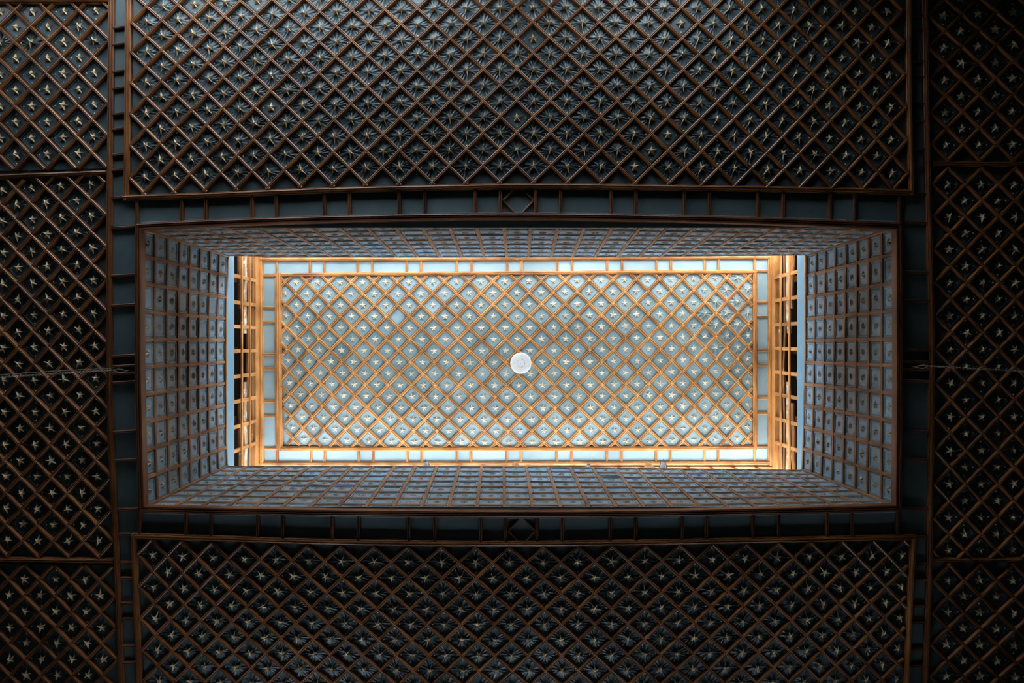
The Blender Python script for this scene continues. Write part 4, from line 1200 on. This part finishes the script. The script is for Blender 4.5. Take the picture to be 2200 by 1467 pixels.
# birds on the ledge
def bird(spine, radii, cat_label, beak_dir, legs, seed, dark=0.5):
    """One continuous body along a spine from tail to crown; beak, eyes and feet are its parts."""
    r = random.Random(seed)
    b = bpy.data.objects.new('bird', None)
    COL.objects.link(b)
    b.location = legs[0]
    tag(b, cat_label, 'bird', 'birds on the ledge')
    n = 14
    pts = [Vector(p) for p in spine]
    vs, fs, fm = [], [], []
    for i, p in enumerate(pts):
        t = (pts[min(i + 1, len(pts) - 1)] - pts[max(i - 1, 0)]).normalized()
        s = t.cross(Vector((0, 0, 1)))
        s = s.normalized() if s.length > 0.1 else Vector((1, 0, 0))
        q = s.cross(t).normalized()
        rw, rh = radii[i]
        for k in range(n):
            a = 2 * PI * k / n
            j = 1 + r.uniform(-0.07, 0.07)
            vs.append(p + s * (rw * math.cos(a) * j) + q * (rh * math.sin(a) * j) - b.location)
    for i in range(len(pts) - 1):
        for k in range(n):
            j = (k + 1) % n
            fs.append((i * n + k, i * n + j, i * n + n + j, i * n + n + k))
            a = 2 * PI * (k + 0.5) / n
            fm.append(1 if (math.sin(a) < -0.15 and 1 < i < len(pts) - 3) else 0)
    fs += [tuple(range(n - 1, -1, -1)), tuple((len(pts) - 1) * n + k for k in range(n))]
    fm += [0, 0]
    link('body', mesh_of('body', vs, fs, [M['feather'], M['belly']], fmat=fm, smooth=True), b)
    hd = pts[-2] - b.location
    bd = Vector(beak_dir).normalized()
    hr = radii[-2][0]
    o = bd.orthogonal().normalized()
    o2 = bd.cross(o)
    bv = [hd + bd * hr * 0.8 + (o * math.cos(a) + o2 * math.sin(a)) * hr * 0.34 for a in (0, PI / 2, PI, 3 * PI / 2)] + [hd + bd * (hr * 1.45)]
    link('beak', mesh_of('beak', bv, [(0, 1, 4), (1, 2, 4), (2, 3, 4), (3, 0, 4), (3, 2, 1, 0)], [M['beak']]), b)
    sd = bd.cross(Vector((0, 0, 1)))
    sd = sd.normalized() if sd.length > 0.1 else Vector((1, 0, 0))
    for sg in (-1, 1):
        c = hd + sd * sg * hr * 0.86 + bd * hr * 0.42
        ev = [c + Vector(d) * hr * 0.2 for d in ((1, 0, 0), (-1, 0, 0), (0, 1, 0), (0, -1, 0), (0, 0, 1), (0, 0, -1))]
        link('eye', mesh_of('eye', ev, [(0, 2, 4), (2, 1, 4), (1, 3, 4), (3, 0, 4), (2, 0, 5), (1, 2, 5), (3, 1, 5), (0, 3, 5)], [M['beak']], smooth=True), b)
    mid = pts[len(pts) // 2 - 1] - b.location
    for L in legs:
        v, f, u = sweep_data([Vector(L) - b.location, (Vector(L) - b.location).lerp(mid, 0.5), mid], 0.004, 0.004, (0, 1, 0.3), BOX)
        link('leg', mesh_of('leg', v, f, [M['beak']], u), b)
    # a folded wing on each flank
    for sg in (-1, 1):
        wv, wf = [], []
        idx = [2, 3, 4, 5, 6]
        for i in idx:
            p = pts[i]
            t = (pts[i + 1] - pts[i - 1]).normalized()
            s = t.cross(Vector((0, 0, 1)))
            s = s.normalized() if s.length > 0.1 else Vector((1, 0, 0))
            q = s.cross(t).normalized()
            rw, rh = radii[i]
            wd = rh * (0.45 if i == 2 else 0.85)
            wv += [p + s * sg * rw * 1.08 + q * wd * 0.7 - b.location, p + s * sg * rw * 1.2 - b.location, p + s * sg * rw * 1.06 - q * wd * 0.5 - b.location]
        for i in range(len(idx) - 1):
            for k in range(2):
                wf.append((3 * i + k, 3 * i + k + 1, 3 * i + k + 4, 3 * i + k + 3))
        link('wing', mesh_of('wing', wv, wf, [M['feather']], smooth=True), b)
    return b

zl = H2 + 0.012
def led(x, dy=0.03):
    p = P(x, interp(YT_FRONT, x), H2)
    return Vector((p.x, p.y + dy, zl))
# tall upright bird peering in over the edge
e = led(1427)
sp = [(e.x - 0.012, e.y + 0.055, zl + 0.01), (e.x - 0.008, e.y + 0.03, zl + 0.014), (e.x - 0.004, e.y + 0.005, zl + 0.028), (e.x, e.y - 0.018, zl + 0.045), (e.x + 0.003, e.y - 0.04, zl + 0.06), (e.x + 0.006, e.y - 0.06, zl + 0.072), (e.x + 0.009, e.y - 0.082, zl + 0.082), (e.x + 0.011, e.y - 0.1, zl + 0.086), (e.x + 0.012, e.y - 0.112, zl + 0.086)]
bird(sp, [(0.012, 0.006), (0.018, 0.01), (0.034, 0.022), (0.042, 0.03), (0.041, 0.031), (0.033, 0.027), (0.024, 0.022), (0.02, 0.018), (0.007, 0.007)], 'tall fluffed grey bird with raised beak, on the ledge right of the slanting log', (0.15, -1, 0.25), [e + Vector((-0.012, 0.0, 0)), e + Vector((0.016, 0.0, 0))], 1)
# dark-headed small bird, side on
e = led(1262)
sp = [(e.x - 0.085, e.y + 0.01, zl + 0.015), (e.x - 0.06, e.y + 0.006, zl + 0.018), (e.x - 0.036, e.y, zl + 0.024), (e.x - 0.016, e.y - 0.006, zl + 0.032), (e.x + 0.004, e.y - 0.012, zl + 0.04), (e.x + 0.018, e.y - 0.022, zl + 0.05), (e.x + 0.022, e.y - 0.036, zl + 0.06), (e.x + 0.02, e.y - 0.05, zl + 0.064), (e.x + 0.019, e.y - 0.06, zl + 0.065)]
bird(sp, [(0.007, 0.004), (0.009, 0.006), (0.018, 0.016), (0.025, 0.024), (0.028, 0.027), (0.025, 0.025), (0.021, 0.02), (0.017, 0.016), (0.007, 0.007)], 'small dark-headed bird sitting side-on on the ledge between the two logs', (0.4, -1, 0), [e + Vector((-0.006, 0, 0)), e + Vector((0.01, 0, 0))], 2)
# ruffled pale bird left of the middle log
e = led(915)
sp = [(e.x + 0.01, e.y + 0.05, zl + 0.012), (e.x + 0.008, e.y + 0.03, zl + 0.016), (e.x + 0.004, e.y + 0.008, zl + 0.028), (e.x + 0.002, e.y - 0.012, zl + 0.04), (e.x, e.y - 0.03, zl + 0.05), (e.x - 0.003, e.y - 0.046, zl + 0.06), (e.x - 0.006, e.y - 0.062, zl + 0.068), (e.x - 0.008, e.y - 0.076, zl + 0.072), (e.x - 0.009, e.y - 0.086, zl + 0.073)]
bird(sp, [(0.012, 0.006), (0.017, 0.01), (0.028, 0.02), (0.032, 0.027), (0.03, 0.027), (0.026, 0.023), (0.021, 0.019), (0.016, 0.015), (0.006, 0.006)], 'ruffled pale grey bird on the ledge left of the middle log', (-0.5, -1, 0.1), [e + Vector((-0.01, 0, 0)), e + Vector((0.012, 0, 0))], 3)

# the pale cable with its chain, and the brown chain
def links_mesh(a, b, sag, n, r, w_):
    V, Fc = [], []
    pts = [a.lerp(b, k / n) + Vector((0, 0, -sag * 4 * (k / n) * (1 - k / n))) for k in range(n + 1)]
    for k in range(n):
        p, q = pts[k], pts[k + 1]
        t = (q - p).normalized()
        s = t.cross(Vector((0, 0, 1))).normalized()
        u = s.cross(t)
        if k % 2:
            s, u = u, s
        c = (p + q) / 2
        L = (q - p).length * 0.68
        ring = 8
        for i in range(ring):
            an = 2 * PI * i / ring
            o = t * (L * math.cos(an)) + s * (w_ * math.sin(an))
            d = o.normalized()
            for (da, db) in ((r, 0), (0, r), (-r, 0), (0, -r)):
                V.append(c + o + d * da + u * db)
        base = k * ring * 4
        for i in range(ring):
            j = (i + 1) % ring
            for m in range(4):
                m2 = (m + 1) % 4
                Fc.append((base + i * 4 + m, base + j * 4 + m, base + j * 4 + m2, base + i * 4 + m2))
    return V, Fc

def hanger(name, end, far, label, n, sag, cable=None):
    o = bpy.data.objects.new(name, None)
    COL.objects.link(o)
    tag(o, label, 'chain')
    v, f = links_mesh(end, far, sag, n, 0.0022, 0.0075)
    lk = link('chain_links', mesh_of('chain_links', v, f, [M['iron']]), o)
    lk['kind'] = 'stuff'
    if cable:
        v, f, u = sweep_data(cable, 0.007, 0.007, (0, 0, -1), FLAT)
        link('cable', mesh_of('cable', v, f, [M['iron']], u), o)
    d = (end - far).normalized()
    hk = [end + Vector((0, 0, 0.0)), end + d * 0.02 + Vector((0, -0.012, 0.01)), end + d * 0.045 + Vector((0, -0.004, 0.03)), end + d * 0.06 + Vector((0, 0.008, 0.06)), end + d * 0.06 + Vector((0, 0.008, 0.12))]
    v, f, u = sweep_data(hk, 0.009, 0.009, (0, 1, 0), FLAT)
    link('hook', mesh_of('hook', v, f, [M['iron']], u), o)
    hk = [end + Vector((0, 0.003, 0.0)), end + d * 0.03 + Vector((0, 0.022, 0.02)), end + d * 0.075 + Vector((0, 0.012, 0.05)), end + d * 0.09 + Vector((0, 0.0, 0.12))]
    v, f, u = sweep_data(hk, 0.007, 0.007, (0, 1, 0), FLAT)
    link('hook', mesh_of('hook', v, f, [M['iron']], u), o)

zc = 5.93
hanger('chain', P(246, 794.5, zc), P(-80, 816, zc - 0.25), 'thin pale straight cable with a beaded chain hanging just below it', 90, 0.02,
       [P(246, 790.5, zc), P(120, 797, zc - 0.06), P(0, 805, zc - 0.15), P(-80, 811, zc - 0.25)])
hanger('chain', P(1993, 786, zc), P(2290, 803, zc - 0.25), 'dull brown twisted chain hooked to the darker border end, over very dark star panels', 84, 0.0)
